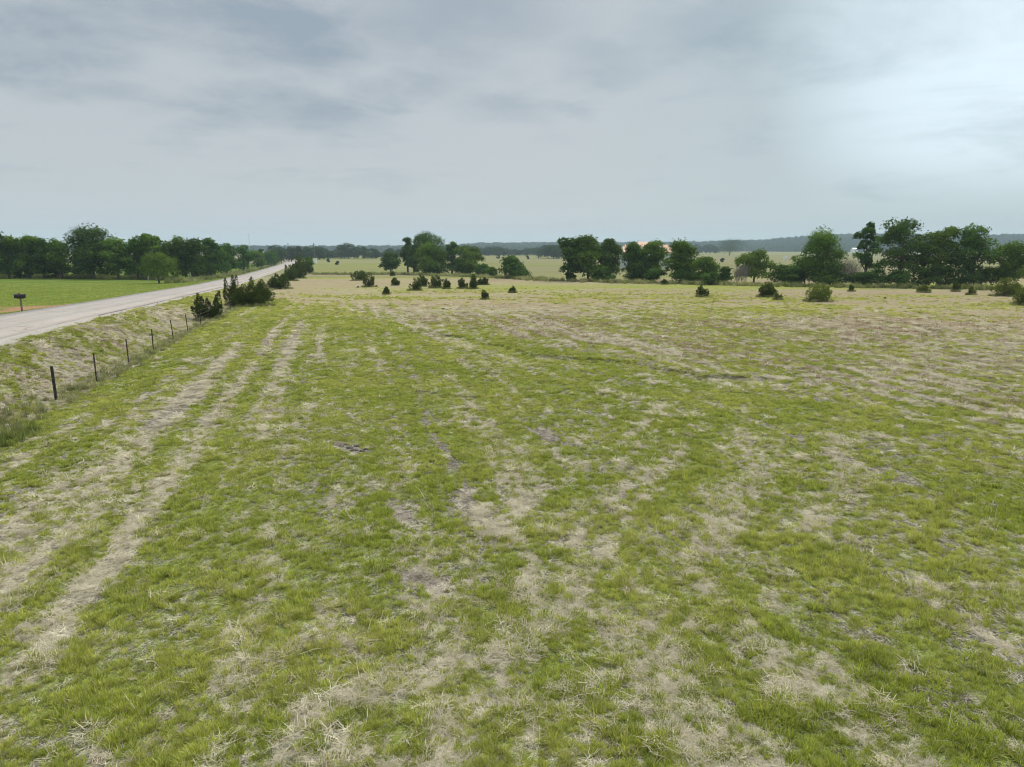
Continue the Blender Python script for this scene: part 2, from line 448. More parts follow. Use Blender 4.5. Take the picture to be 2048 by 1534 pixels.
# ------------------------------------------------------------------ ground
def ground_mat():
    m, g = material('meadow_ground')
    co = g.n('ShaderNodeTexCoord').outputs['Object']
    A = lambda n: g.n('ShaderNodeAttribute', {'attribute_name': n}).outputs['Fac']
    gr, st, rd, ba, lw, mid = A('green'), A('straw'), A('red'), A('bare'), A('lawn'), A('dist')
    fine = g.noise(co, 38, 3, .65)
    med = g.noise(co, 7.5, 4, .62, .4)
    big = g.noise(co, 1.6, 4, .6)
    long_ = g.noise(g.scale(co, (1.0, .35, 1)), 11, 4, .7, 1.2)
    # litter between the tufts; dark flecks, partly painted shade of the gaps
    litter = g.mix(g.rng(fine, .40, .58), (.085, .072, .06), (.45, .395, .325))
    litter = g.mix(g.rng(med, .45, .7, 0, .6), litter, (.20, .165, .14))
    straw = g.mix(g.rng(long_, .3, .7), (.30, .26, .175), (.70, .635, .46))
    straw = g.mix(g.rng(fine, .3, .5, .5, 0), straw, (.16, .13, .09))
    fleck = g.noise(co, 19, 3, .7, .6)
    straw = g.mix(g.rng(fleck, .38, .50, .85, 0), straw, (.10, .08, .055))
    litter = g.mix(g.rng(fleck, .40, .54, .85, 0), litter, (.055, .045, .035))
    soil = g.mix(g.rng(med, .3, .7), (.17, .14, .115), (.37, .315, .26))
    green = g.mix(g.rng(fine, .36, .64), (.075, .105, .02), (.30, .35, .07))
    green = g.mix(g.rng(big, .35, .7, 0, .6), green, (.27, .27, .08))
    red = g.mix(g.rng(med, .3, .7), (.25, .165, .115), (.44, .32, .235))
    lawn = g.mix(g.rng(med, .3, .7), (.105, .155, .027), (.17, .225, .045))
    lawn = g.mix(g.rng(g.noise(co, .25, 4), .45, .65, 0, .55), lawn, (.23, .245, .07))
    lawn = g.mix(g.rng(g.noise(co, 2.2, 5, .7), .5, .7, 0, .4), lawn, (.09, .12, .03))
    thr = lambda f, n, w=.18: g.rng(g.m('ADD', f, g.m('MULTIPLY', g.m('SUBTRACT', n, .5), 1.5)), .5 - w, .5 + w)
    nb = g.m('ADD', g.m('MULTIPLY', med, .6), g.m('MULTIPLY', big, .4))
    c = g.mix(thr(st, long_, .3), litter, straw)
    c = g.mix(g.m('MULTIPLY', thr(ba, nb, .25), .85), c, soil)
    c = g.mix(g.m('MULTIPLY', thr(rd, nb, .4), .75), c, red)
    c = g.mix(thr(gr, nb, .25), c, green)
    # short mown sward far away, seen at a grazing angle
    flat = g.mix(g.rng(g.noise(g.scale(co, (.5, 1, 1)), 1.3, 5, .65), .3, .7), (.34, .295, .155), (.51, .44, .25))
    flat = g.mix(g.m('MULTIPLY', rd, .85), flat, (.40, .285, .20))
    flat = g.mix(g.m('MULTIPLY', g.rng(gr, .15, .75), .85), flat, g.mix(g.rng(big, .3, .7), (.25, .285, .05), (.42, .425, .10)))
    flat = g.mix(g.rng(g.noise(g.scale(co, (.6, 1, 1)), 3.0, 5, .7), .45, .72, 0, .45), flat, (.17, .155, .075))
    clod = g.noise(g.scale(co, (1, .8, 1)), 6.5, 7, .85, .5)
    c = g.mix(g.rng(clod, .50, .57, 0, .72), c, (.085, .07, .045))
    c = g.mix(g.rng(clod, .36, .44, .55, 0), c, (.60, .545, .40))
    c = g.mix(g.m('MULTIPLY', g.rng(g.noise(co, 15, 4, .75), .56, .6), g.rng(gr, .05, .4, 0, .8)), c, (.20, .26, .04))
    flat = g.mix(g.rng(clod, .50, .60, 0, .35), flat, (.16, .14, .07))
    far_ = g.m('MULTIPLY', g.rng(g.n('ShaderNodeSeparateXYZ', {}, Vector=co).outputs[1], 160, 185), g.rng(g.noise(g.scale(co, (.012, .09, 1)), 1.0, 6, .7), .35, .65, .35, .65))
    flat = g.mix(far_, flat, (.20, .20, .10))
    c = g.mix(mid, c, flat)
    c = g.mix(lw, c, lawn)
    dirt = g.mix(g.rng(med, .3, .7), (.30, .15, .08), (.50, .30, .19))
    c = g.mix(A('dirt'), c, dirt)
    bsdf = g.n('ShaderNodeBsdfDiffuse', {}, Color=c, Roughness=.5)
    hgt = g.m('ADD', g.m('MULTIPLY', med, .6), g.m('MULTIPLY', fine, .25))
    bmp = g.n('ShaderNodeBump', {}, Strength=.6, Distance=.05, Height=hgt)
    g.put(bsdf.inputs['Normal'], bmp)
    g.n('ShaderNodeOutputMaterial', {}, Surface=bsdf)
    return m


def seg(a, b, st): return list(np.arange(a, b, st))


def geo(a, b, st, k):
    o = []; x = a
    while x < b: o.append(x); x += st; st *= k
    return o + [b]


xr = seg(0, 26, .2) + seg(26, 110, .7) + geo(110, 6000, 1.5, 1.10)
xl = seg(.2, 30, .2) + seg(30, 110, .6) + geo(110, 6000, 1.5, 1.10)
xs = np.array([-a for a in xl[::-1]] + xr)
ys = np.array(seg(-90, 4, 6) + seg(4, 42, .2) + seg(42, 130, .5) + geo(130, 7500, 1.2, 1.035))
GX, GY = np.meshgrid(xs, ys)
gz = H(GX, GY)
gg, gs, gr, gb, glw = cover(GX, GY)
nx, ny = len(xs), len(ys)
idx = np.arange(nx * ny).reshape(ny, nx)
F = np.stack([idx[:-1, :-1], idx[:-1, 1:], idx[1:, 1:], idx[1:, :-1]], -1).reshape(-1, 4)
gd = np.hypot(GX, GY)
dirtm = (1 - sstep(pdist(GX, GY, DIRT), 2.6, 4.6)) * sstep(fbm(GX / 1.4, GY / 1.4, 91, 3), .25, .42)
attrs = dict(green=gg.ravel(), straw=gs.ravel(), red=gr.ravel(), bare=gb.ravel(), lawn=glw.ravel(),
             dist=np.clip(sstep(gd, 26, 80) * np.where(road_s(GX, GY) < 8, .6, 1), 0, 1).ravel(), dirt=dirtm.ravel())
me = mesh_np('meadow_ground', np.stack([GX, GY, gz], -1).reshape(-1, 3), F, ground_mat(), attrs=attrs, smooth=True)
ground = link(bpy.data.objects.new('ground', me))
tag(ground, 'mown meadow of patchy green grass and pale straw', kind='structure')


# ------------------------------------------------------------------ road
def strip(name, s0, s1, dz, mat, thick=.09, y0=-60, y1=520, wob=0.0, seed=0, ncross=5):
    yy = np.array(seg(y0, 130, 1.0) + seg(130, y1, 5.0))
    a = s0 + wob * (fbm(yy / 1.6, yy * 0, seed, 3) - .5); b = s1 + wob * (fbm(yy / 1.6, yy * 0 + 9, seed + 3, 3) - .5)
    zc = smooth_interp(yy, YK, ZR)
    V = []; row = ncross + 2
    for i in range(row):
        k = 0 if i <= 1 else (ncross - 1 if i >= ncross else i - 1)
        t = k / (ncross - 1)
        s = a + (b - a) * t
        x = R0 + RK * (yy - 44) + s / RCOS
        z = zc + dz - .012 * np.abs(s) * 1.0
        if i == 0 or i == row - 1: z = z - thick
        V.append(np.stack([x, yy, z], -1))
    V = np.stack(V, 1)
    n = len(yy); ix = np.arange(n * row).reshape(n, row)
    F = np.stack([ix[:-1, :-1], ix[:-1, 1:], ix[1:, 1:], ix[1:, :-1]], -1).reshape(-1, 4)
    o = link(bpy.data.objects.new(name, mesh_np(name, V.reshape(-1, 3), F, mat)))
    return o


def road_mat():
    m, g = material('chipseal_road')
    co = g.n('ShaderNodeTexCoord').outputs['Object']
    # turn so that the first axis runs across the road
    r = g.n('ShaderNodeMapping', {}, Vector=co, Rotation=(0, 0, -math.atan(-RK)))
    s = r.outputs[0]
    lane = g.noise(g.scale(s, (1.1, .02, 1)), 1.0, 3, .6)
    fine = g.noise(co, 60, 3, .7)
    mid_ = g.noise(g.scale(s, (1, .3, 1)), 1.2, 5, .6)
    c = g.mix(g.rng(fine, .3, .7), (.30, .255, .215), (.46, .40, .345))
    c = g.mix(g.rng(lane, .35, .65, 0, .4), c, (.33, .28, .25))
    c = g.mix(g.rng(mid_, .4, .7, 0, .35), c, (.45, .41, .375))
    wv_ = g.n('ShaderNodeTexWave', {'wave_type': 'BANDS', 'bands_direction': 'X'}, Vector=s, Scale=.17, Distortion=.6, Detail=2).outputs[1]
    c = g.mix(g.rng(wv_, .55, .95, 0, .22), c, (.22, .195, .175))
    vor = g.n('ShaderNodeTexVoronoi', {'feature': 'DISTANCE_TO_EDGE'}, Vector=g.vm('ADD', s, g.n('ShaderNodeTexNoise', {}, Vector=s, Scale=1.5, Detail=4).outputs[1]), Scale=.22).outputs[0]
    c = g.mix(g.rng(vor, .0, .012, .6, 0, False), c, (.12, .10, .09))
    pt = g.noise(s, .35, 3, .6, 0, 4.4)
    c = g.mix(g.rng(pt, .60, .64, 0, .25), c, (.20, .18, .165))
    b = g.n('ShaderNodeBsdfPrincipled', {}, Base_Color=c, Roughness=.9, Normal=g.n('ShaderNodeBump', {}, Strength=.3, Distance=.01, Height=fine))
    g.n('ShaderNodeOutputMaterial', {}, Surface=b)
    return m


gravel = simple('gravel', (.46, .42, .38), (.28, .24, .21), 22, .95, .6)
tag(strip('gravel_shoulder', -3.35, 3.75, .0, gravel, .12, wob=.5, seed=4), 'pale gravel shoulder along the road edge', kind='structure')
tag(strip('road', -3.0, 3.0, .05, road_mat(), .05, wob=.22, seed=9), 'pale worn country road without markings', kind='structure')
crackm = simple('crack_tar', (.05, .045, .042), (.09, .08, .07), 9)
tag(strip('road_edge_crack', 3.09, 3.15, .018, crackm, .01, y0=44, y1=84, wob=.16, seed=15, ncross=3), 'dark ragged line along the right edge of the road', kind='structure')

# ------------------------------------------------------------------ scattered ground cover (geometry nodes)
def scatter(name, pos, rot, scl, idx, protos, attrs=None):
    me = bpy.data.meshes.new(name)
    me.vertices.add(len(pos)); me.vertices.foreach_set('co', np.asarray(pos, np.float32).ravel())
    a = me.attributes.new('rot', 'FLOAT_VECTOR', 'POINT'); a.data.foreach_set('vector', np.asarray(rot, np.float32).ravel())
    a = me.attributes.new('scl', 'FLOAT_VECTOR', 'POINT'); a.data.foreach_set('vector', np.asarray(scl, np.float32).ravel())
    a = me.attributes.new('which', 'INT', 'POINT'); a.data.foreach_set('value', np.asarray(idx, np.int32))
    for k, v in (attrs or {}).items():
        a = me.attributes.new(k, 'FLOAT', 'POINT'); a.data.foreach_set('value', np.asarray(v, np.float32))
    o = link(bpy.data.objects.new(name, me))
    t = bpy.data.node_groups.new(name + '_nodes', 'GeometryNodeTree')
    t.interface.new_socket('Geometry', in_out='INPUT', socket_type='NodeSocketGeometry')
    t.interface.new_socket('Geometry', in_out='OUTPUT', socket_type='NodeSocketGeometry')
    gi = t.nodes.new('NodeGroupInput'); go = t.nodes.new('NodeGroupOutput')
    ip = t.nodes.new('GeometryNodeInstanceOnPoints')
    join = t.nodes.new('GeometryNodeJoinGeometry')
    t.links.new(gi.outputs[0], ip.inputs['Points'])
    g2i = t.nodes.new('GeometryNodeGeometryToInstance')
    for p in protos[::-1]:
        oi = t.nodes.new('GeometryNodeObjectInfo'); oi.inputs['Object'].default_value = p; oi.inputs['As Instance'].default_value = True
        t.links.new(oi.outputs['Geometry'], join.inputs[0])
    t.links.new(join.outputs[0], ip.inputs['Instance'])
    ip.inputs['Pick Instance'].default_value = True
    def na(nm, dt):
        n = t.nodes.new('GeometryNodeInputNamedAttribute'); n.data_type = dt; n.inputs['Name'].default_value = nm
        return n.outputs['Attribute']
    t.links.new(na('which', 'INT'), ip.inputs['Instance Index'])
    t.links.new(na('rot', 'FLOAT_VECTOR'), ip.inputs['Rotation'])
    t.links.new(na('scl', 'FLOAT_VECTOR'), ip.inputs['Scale'])
    t.links.new(ip.outputs[0], go.inputs[0])
    md = o.modifiers.new('scatter', 'NODES'); md.node_group = t
    return o


def blade_mesh(name, n, rad, hmin, hmax, wid, mat, lean=.5, seed=0, flat=False, curl=.5):
    r = np.random.default_rng(seed)
    ang = r.uniform(0, 2 * np.pi, n); rr = rad * np.sqrt(r.uniform(0, 1, n)) * (1 if not flat else 1)
    px, py = rr * np.cos(ang), rr * np.sin(ang)
    L = r.uniform(hmin, hmax, n)
    if flat:
        da = r.uniform(0, 2 * np.pi, n); el = r.uniform(-.05, .35, n); bend = r.uniform(-.5, .5, n)
    else:
        da = ang + r.normal(0, .7, n); el = np.pi / 2 - np.abs(r.normal(0, lean, n)) * (.4 + rr / rad); el = np.clip(el, .25, 1.57); bend = r.normal(0, .4, n)
    dx, dy, dz = np.cos(da) * np.cos(el), np.sin(da) * np.cos(el), np.sin(el)
    w = wid * r.uniform(.6, 1.25, n)
    sx, sy = -np.sin(da) * w / 2, np.cos(da) * w / 2
    z0 = np.zeros(n) if not flat else r.uniform(.0, .035, n)
    mx = px + dx * L * .55; my = py + dy * L * .55; mz = z0 + dz * L * .55
    drop = curl * L * .3
    tx = px + dx * L * 1.0 + np.cos(da + bend) * drop; ty = py + dy * L + np.sin(da + bend) * drop; tz = z0 + dz * L - (drop * .6 if not flat else dz * L * .6)
    tz = np.maximum(tz, .004)
    b = z0 - (0 if flat else .01)
    V = np.stack([np.stack([px - sx, py - sy, b], -1), np.stack([px + sx, py + sy, b], -1),
                  np.stack([mx + sx * .85, my + sy * .85, mz], -1), np.stack([mx - sx * .85, my - sy * .85, mz], -1),
                  np.stack([tx, ty, tz], -1), np.stack([tx + sx * .2, ty + sy * .2, tz], -1)], 1)
    k = np.arange(n)[:, None] * 6
    F = np.concatenate([k + np.array([[0, 1, 2, 3]]), k + np.array([[3, 2, 5, 4]])], 0)
    t = r.uniform(0, 1, n).repeat(6)
    me = mesh_np(name, V.reshape(-1, 3), F, mat, attrs=dict(tint=t))
    return bpy.data.objects.new(name, me)


def grass_mat(name, a, b, c, trans=.3, dry=None):
    m, g = material(name)
    t = g.n('ShaderNodeAttribute', {'attribute_name': 'tint'}).outputs['Fac']
    iv = g.n('ShaderNodeAttribute', {'attribute_name': 'tone', 'attribute_type': 'INSTANCER'}).outputs['Fac']
    rnd = g.n('ShaderNodeObjectInfo').outputs['Random']
    col = g.mix(t, a, b)
    col = g.mix(g.rng(iv, 0, 1, 0, .8, False), col, c)
    col = g.mix(g.rng(rnd, .0, 1, -.15, .6, False), col, tuple(x * .55 for x in a))
    if dry: col = g.mix(g.rng(t, .86, .9, 0, .85), col, dry)
    d = g.n('ShaderNodeBsdfDiffuse', {}, Color=col)
    tr = g.n('ShaderNodeBsdfTranslucent', {}, Color=col)
    g.n('ShaderNodeOutputMaterial', {}, Surface=g.n('ShaderNodeMixShader', {}, i0=trans, i1=d, i2=tr))
    return m


gm = grass_mat('green_blades', (.20, .27, .03), (.66, .71, .10), (.80, .75, .22), .42, dry=(.50, .44, .26))
sm = grass_mat('straw_blades', (.52, .455, .31), (.97, .92, .72), (.60, .50, .36), .2)
rm = grass_mat('ruddy_stems', (.32, .20, .13), (.50, .36, .24), (.50, .44, .28), .2)
greens = [blade_mesh('tuft', 50, .055, .035, .11, .0075, gm, .6, 100 + i) for i in range(4)] + [blade_mesh('tuft', 60, .08, .03, .085, .012, gm, .65, 120 + i) for i in range(2)]
straws = [blade_mesh('straw', 60, .14, .05, .17, .005, sm, .5, 200 + i, flat=True, curl=.2) for i in range(4)] + [blade_mesh('straw', 50, .15, .05, .16, .008, sm, .5, 220 + i, flat=True, curl=.1) for i in range(2)]
reds = [blade_mesh('stems', 36, .12, .05, .13, .006, rm, .5, 300 + i) for i in range(3)]


def wedge_points(n, r0, r1, half=R(44), power=1.0, seed=1):
    """random points over the part of the meadow in front of the drone, a little wider than the view"""
    r = np.random.default_rng(seed)
    u = r.uniform(0, 1, n)
    rad = (r0 ** (power + 1) + u * (r1 ** (power + 1) - r0 ** (power + 1))) ** (1 / (power + 1)) if power > -1 else r0 * (r1 / r0) ** u
    th = r.uniform(-half, half, n)
    return rad * np.sin(th), rad * np.cos(th), r


def make_layer(name, label, protos, n, r0, r1, prob, smin, smax, seed, near_protos, power=0.0, tilt=.15, side=1, tone=None, cat=None):
    x, y, r = wedge_points(n, r0, r1, power=power, seed=seed)
    p = prob(x, y)
    k = r.uniform(0, 1, n) < p
    k &= road_s(x, y) * side > 3.25 + .9 * fbm(x / .9, y / .9, 88, 2)
    x, y, p = x[k], y[k], p[k]
    z = H(x, y)
    n = len(x); d = np.hypot(x, y)
    s = r.uniform(smin, smax, n) * (.75 + .6 * sstep(fbm(x / .5, y / .5, 83, 2), .35, .7)) * (1 + np.clip(d - 18, 0, 60) / 38)
    sc3 = np.stack([s, s, s * (1 / (1 + np.clip(d - 18, 0, 60) / 60)) * r.uniform(.7, 1.2, n)], -1)
    rot = np.stack([r.normal(0, tilt, n), r.normal(0, tilt, n), r.uniform(0, 6.28, n)], -1)
    big = d > 17 + r.uniform(-3, 3, n)
    which = np.where(big, near_protos + r.integers(0, max(len(protos) - near_protos, 1), n), r.integers(0, near_protos, n))
    which = np.minimum(which, len(protos) - 1)
    tn = tone(x, y) if tone else r.uniform(0, 1, n)
    o = scatter(name, np.stack([x, y, z], -1), rot, sc3, which, protos, dict(tone=tn))
    tag(o, label, cat, kind='stuff')
    return n


def p_green(x, y):
    g_, s_, r_, b_, lw = cover(x, y)
    k = np.clip((np.hypot(x, y) - 14) / 40, 0, 1) * .8
    v = .44 * g_ + .33 + (1.3 - .6 * k) * (fbm(x / (.12 + .16 * k), y / (.11 + .16 * k), 71, 2) - .5) + .18 * (fbm(x / .5, y / .45, 74, 2) - .5)
    return (sstep(v, .42, .62) * .84 + .16 * sstep(v, .22, .42)) * sstep(g_, .02, .3) * (1 - sstep(np.hypot(x, y), 32, 118)) * (1 - .45 * sstep(g_ * -1, -.42, -.2) * sstep(np.hypot(x, y), 30, 50))


def p_straw(x, y):
    g_, s_, r_, b_, lw = cover(x, y)
    v = s_ + .8 * (fbm(x / .6, y / .6, 72, 3) - .5)
    return np.clip(.08 + 1.0 * sstep(v, .34, .66), 0, 1) * (1 - .78 * np.clip(p_green(x, y), 0, 1) * (1 - .7 * sstep(s_, .5, .9))) * (1 - .8 * sstep(b_, .5, .9)) * (1 - sstep(np.hypot(x, y), 28, 80))


def p_red(x, y):
    g_, s_, r_, b_, lw = cover(x, y)
    return sstep(r_ + .6 * (fbm(x / .8, y / .8, 73, 3) - .5), .2, .8) * (1 - sstep(np.hypot(x, y), 28, 80))


counts = []
counts.append(make_layer('grass', 'patchy short green grass regrowing across the mown meadow', greens, 560000, 5, 128, p_green, .5, 1.15, 1, 4,
                         power=.1, tone=lambda x, y: np.clip(.25 + .9 * (fbm(x / 2.2, y / 2.2, 81, 3) - .45) + np.random.default_rng(5).normal(0, .12, len(x)) + sstep(np.hypot(x, y), 25, 80) * .25, 0, 1), cat='grass'))
counts.append(make_layer('straw', 'loose pale cut hay lying in wisps on the meadow', straws, 230000, 5, 110, p_straw, .55, 1.15, 2, 4,
                         power=.1, tilt=.2, cat='cut hay'))
counts.append(make_layer('dry_stubble', 'reddish brown dry stubble stems on the drier ground', reds, 80000, 5, 110, p_red, .6, 1.2, 3, 3, power=.2, cat='stubble'))

# long single stalks lying about in the foreground
stalk = [blade_mesh('stalk', 3, .12, .25, .55, .007, sm, .5, 400 + i, flat=True, curl=.3) for i in range(4)]
counts.append(make_layer('long_stalks', 'long bleached weed stalks lying across the near grass', stalk, 1300, 5, 26, lambda x, y: .55 + 0 * x, .5, 1.1, 4, 4, power=.3, tilt=.08, cat='stalks'))
counts.append(make_layer('lawn_grass', 'smooth mown bright green lawn beyond the road', greens, 160000, 40, 150, lambda x, y: (x < -20) * (.35 + .65 * sstep(fbm(x / 2, y / 2, 95, 3), .35, .6)) * (1 - .95 * (pdist(x, y, DIRT) < 4.2)), .22, .42, 6, 4,
                         power=.4, side=-1, tone=lambda x, y: np.clip(fbm(x / 6, y / 6, 96, 3) * 1.2 - .45 + .3 * (np.sin((x + .28 * y) * 2.4) > 0), 0, 1), cat='grass'))
print('scatter', counts)


# ------------------------------------------------------------------ trees
bark = simple('bark', (.12, .095, .075), (.06, .05, .04), 6, .95, .5, stretch=(1, 1, .3))
grey_bark = simple('grey_bark', (.30, .265, .24), (.18, .155, .14), 6, .95, .4, stretch=(1, 1, .3))
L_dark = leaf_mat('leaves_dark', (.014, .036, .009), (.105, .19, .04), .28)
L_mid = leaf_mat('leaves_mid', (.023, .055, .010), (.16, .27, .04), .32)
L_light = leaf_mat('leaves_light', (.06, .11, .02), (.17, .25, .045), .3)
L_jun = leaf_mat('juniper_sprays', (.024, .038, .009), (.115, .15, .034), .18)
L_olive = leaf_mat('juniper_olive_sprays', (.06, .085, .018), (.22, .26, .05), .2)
L_far = leaf_mat('leaves_far', (.02, .04, .016), (.05, .082, .028), .2)


def leaf_cloud(blobs, n, size, r, flatness=.5, aspect=.7):
    """quads spread through the outer part of a set of ellipsoids (cx,cy,cz,rx,ry,rz,tint)"""
    B = np.array(blobs)
    w = (B[:, 3] * B[:, 4] * B[:, 5]) ** (2 / 3); w /= w.sum()
    k = r.choice(len(B), n, p=w)
    d = r.normal(size=(n, 3)); d /= np.linalg.norm(d, axis=1)[:, None]
    low = d[:, 2] < -.35
    d[low, 2] *= -.6
    d /= np.linalg.norm(d, axis=1)[:, None]
    rad = r.uniform(.45, 1.0, n) ** .45 * (1 + .16 * r.normal(size=n))
    c = B[k, :3] + d * B[k, 3:6] * rad[:, None]
    nn = d + r.normal(size=(n, 3)) * .75; nn /= np.linalg.norm(nn, axis=1)[:, None]
    t = np.cross(nn, r.normal(size=(n, 3))); t /= np.linalg.norm(t, axis=1)[:, None] + 1e-9
    b = np.cross(nn, t)
    s = size * r.uniform(.55, 1.3, n)[:, None]
    V = np.stack([c - t * s, c - b * s * aspect * .5 + t * s * .1, c + t * s, c + b * s * aspect * .6], 1)
    F = np.arange(n * 4).reshape(n, 4)
    tint = np.clip(B[k, 6] + r.normal(0, .16, n) + .25 * d[:, 2] + .15 * (rad - .8), 0, 1).repeat(4)  # upper and outer leaves painted lighter, like light falling from above
    return V.reshape(-1, 3), F, tint


def crown_blobs(w, h, z0, r, n=14, shape='round', gap=.0):
    """lobes filling a crown w wide and h high whose underside is at z0"""
    out = []
    for i in range(n):
        a = r.uniform(0, 6.283); u = math.sqrt(r.uniform(0, 1)); zt = ((i + r.uniform(0, 1)) / n)
        if shape == 'round': prof = math.sqrt(max(0, 1 - (2 * zt - .85) ** 2 / 1.6)); 
        elif shape == 'oval': prof = math.sin(math.pi * (zt * .8 + .14))
        else: prof = 1 - .75 * zt
        R_ = w / 2 * prof * .78
        s = r.uniform(.15, .30) * w * (.75 if gap else 1)
        zs = min(s * r.uniform(.75, 1.05), h * .32)
        out.append((math.cos(a) * u * R_, math.sin(a) * u * R_, z0 + h * (.12 + .76 * zt), s, s, zs, r.uniform(.15, .75)))
    return out


def limbs(mb, h, w, z0, r, n=5, lean=0.0, thick=None):
    th = thick or max(.1, h * .028)
    top = Vector((lean * h, 0, h * .72))
    mid = Vector((r.uniform(-.1, .1) * w * .4, r.uniform(-.1, .1) * w * .4, h * .35))
    mb.tube([(0, 0, -.3), (0, 0, .05), mid, top], [th * 1.5, th * 1.15, th * .75, th * .2], 8)
    for i in range(n):
        a = i * 6.283 / n + r.uniform(-.4, .4)
        zs = r.uniform(.22, .5) * h
        s = Vector((mid.x, mid.y, 0)) * (zs / (h * .35)) if zs < h * .35 else mid
        s = Vector((s.x, s.y, zs))
        e = Vector((math.cos(a) * w * .36, math.sin(a) * w * .36, zs + h * r.uniform(.2, .38)))
        m_ = (s + e) / 2 + Vector((0, 0, -h * .02))
        mb.tube([s, m_, e], [th * .5, th * .32, th * .1], 6)
        for q in range(2):
            e2 = m_ + Vector((r.uniform(-1, 1) * w * .2, r.uniform(-1, 1) * w * .2, h * r.uniform(.08, .2)))
            mb.tube([m_, e2], [th * .25, th * .07], 5)


def tree(loc, w, h, label, kind='mid', seed=0, leaves=5000, leaf=.2, base=.2, shape='round', nb=16, group=None, name='tree', gap=.0, lean=0.0, extra=None, nlimb=5, cat='tree'):
    r = np.random.default_rng(seed)
    mat = dict(dark=L_dark, mid=L_mid, light=L_light, far=L_far)[kind]
    root = empty(name, loc, 0, label, cat, group)
    mb = MB(); limbs(mb, h, w, h * base, r, nlimb, lean)
    mb.build('trunk', bark, root)
    base *= .55; nb = int(nb * 1.5)
    bl = crown_blobs(w, h * (1 - base), h * base, r, nb, shape, gap)
    if lean: bl = [(b[0] + lean * b[2], *b[1:]) for b in bl]
    if extra: bl += [(e[0] * w, e[1] * w, e[2] * h, e[3] * w, e[3] * w, e[4] * h, e[5]) for e in extra]
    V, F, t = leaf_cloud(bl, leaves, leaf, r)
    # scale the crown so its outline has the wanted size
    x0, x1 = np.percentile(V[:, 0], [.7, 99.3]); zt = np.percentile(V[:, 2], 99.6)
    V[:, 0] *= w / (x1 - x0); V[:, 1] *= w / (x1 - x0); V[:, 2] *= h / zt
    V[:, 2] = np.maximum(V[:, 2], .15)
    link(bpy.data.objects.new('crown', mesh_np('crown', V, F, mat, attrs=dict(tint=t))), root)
    return root


def depth(p): return p.y * math.cos(PITCH) + (CAM_H - p.z) * math.sin(PITCH)


def size_at(p, px): return px / FPX * depth(p)


def tree_px(x0, x1, top, base_y, label, depth_shift=0.0, **k):
    """place a tree from its outline in the photograph: left, right, top and foot"""
    p = at((x0 + x1) / 2, base_y)
    w = size_at(p, x1 - x0)
    h = size_at(p, base_y - top)
    k.setdefault('leaf', min(.34, max(.15, depth(p) * .0019)))
    k.setdefault('seed', int(x0 * 7 + top))
    return tree(p, w, h, label, **k)


# --- left side beyond the lawn
gl = 'trees in the dark row beyond the lawn'
T = tree_px
T(-60, 12, 459, 558, 'tall dark tree cut by the left edge of the photo', kind='dark', leaves=6000, base=.1)
T(-10, 48, 474, 557, 'green rounded tree just right of the left edge tree', kind='mid', leaves=5000, base=.12)
T(32, 82, 474, 557, 'even topped green tree in the left row behind the mailbox', kind='mid', leaves=5000, base=.1)
T(66, 112, 478, 557, 'dark tree right of the mailbox in the left row', kind='dark', leaves=4500, base=.1)
T(98, 150, 481, 557, 'low green tree at the left foot of the tallest left tree', kind='mid', leaves=4500, base=.12)
T(140, 240, 456, 558, 'tallest broad dark tree in the row beyond the lawn', kind='dark', leaves=9500, base=.14, nb=22, extra=[(-.33, 0, .72, .13, .1, .4)])
T(212, 262, 479, 559, 'bright green tree touching the right side of the tallest left tree', kind='light', leaves=5000, base=.2)
T(252, 300, 476, 559, 'green tree standing behind and left of the small lawn tree', kind='mid', leaves=4800, base=.15)
T(285, 338, 471, 559, 'ragged topped tree directly behind the small lawn tree', kind='mid', leaves=5000, base=.1, gap=1)
T(328, 382, 476, 559, 'broad green tree right of the small lawn tree', kind='mid', leaves=5200, base=.1)
T(368, 412, 480, 559, 'dark tree above the pale fence post near the road', kind='dark', leaves=4600, base=.1)
T(398, 446, 479, 556, 'dark sloping tree where the left row nears the road', kind='dark', leaves=4600, base=.06)
T(436, 474, 489, 550, 'dark tree beside the road left of the lower trees', kind='dark', leaves=3800, base=.05)
T(468, 508, 492, 545, 'rounded dark tree near the far end of the left row', kind='dark', leaves=3600, base=.05)
T(500, 530, 501, 538, 'low dark tree with a pale bush before it by the road', kind='mid', leaves=2600, base=.05)
T(522, 552, 504, 533, 'last small dark tree of the left row beside the road', kind='dark', leaves=2400, base=.05)
T(540, 560, 502, 531, 'small bluish tree where the left row meets the road end', kind='dark', leaves=2000, base=.02)
T(553, 572, 500, 527, 'rounded bluish tree closing the gap at the road end', kind='far', leaves=2000, base=.02)
T(514, 534, 499, 535, 'dark tree behind the pale roadside bush', kind='dark', leaves=2200, base=.02)
T(526, 538, 518, 532, 'small pale green bush in front of the last roadside trees', kind='light', leaves=700, base=.02, name='bush', cat='bush')
T(287, 350, 505, 567, 'small bright green tree alone on the lawn edge', kind='light', leaves=5200, base=.22, leaf=.17, nb=18)
# second rank behind, seen through the gaps
for i, (a, b, t_) in enumerate([(10, 70, 486), (80, 140, 490), (225, 290, 488), (300, 360, 486), (350, 420, 488), (400, 460, 492), (-60, 10, 480), (150, 210, 486)]):
    T(a, b, t_, 552, 'dark background tree filling a gap behind the left row', kind='dark', leaves=2600, base=.02, group=gl)
for i in range(26):
    x = -20 + i * 17.5 + random.uniform(-5, 5)
    by = 556 + random.uniform(-1, 1) - max(0, (x - 380) * .12)
    T(x, x + random.uniform(16, 26), by - random.uniform(14, 26), by, 'dark underbrush shrub at the foot of the left row', kind='dark', leaves=700, base=.0, leaf=.22, nb=7,
      group='underbrush beneath the left tree row', name='shrub', cat='shrub', seed=900 + i, nlimb=2)

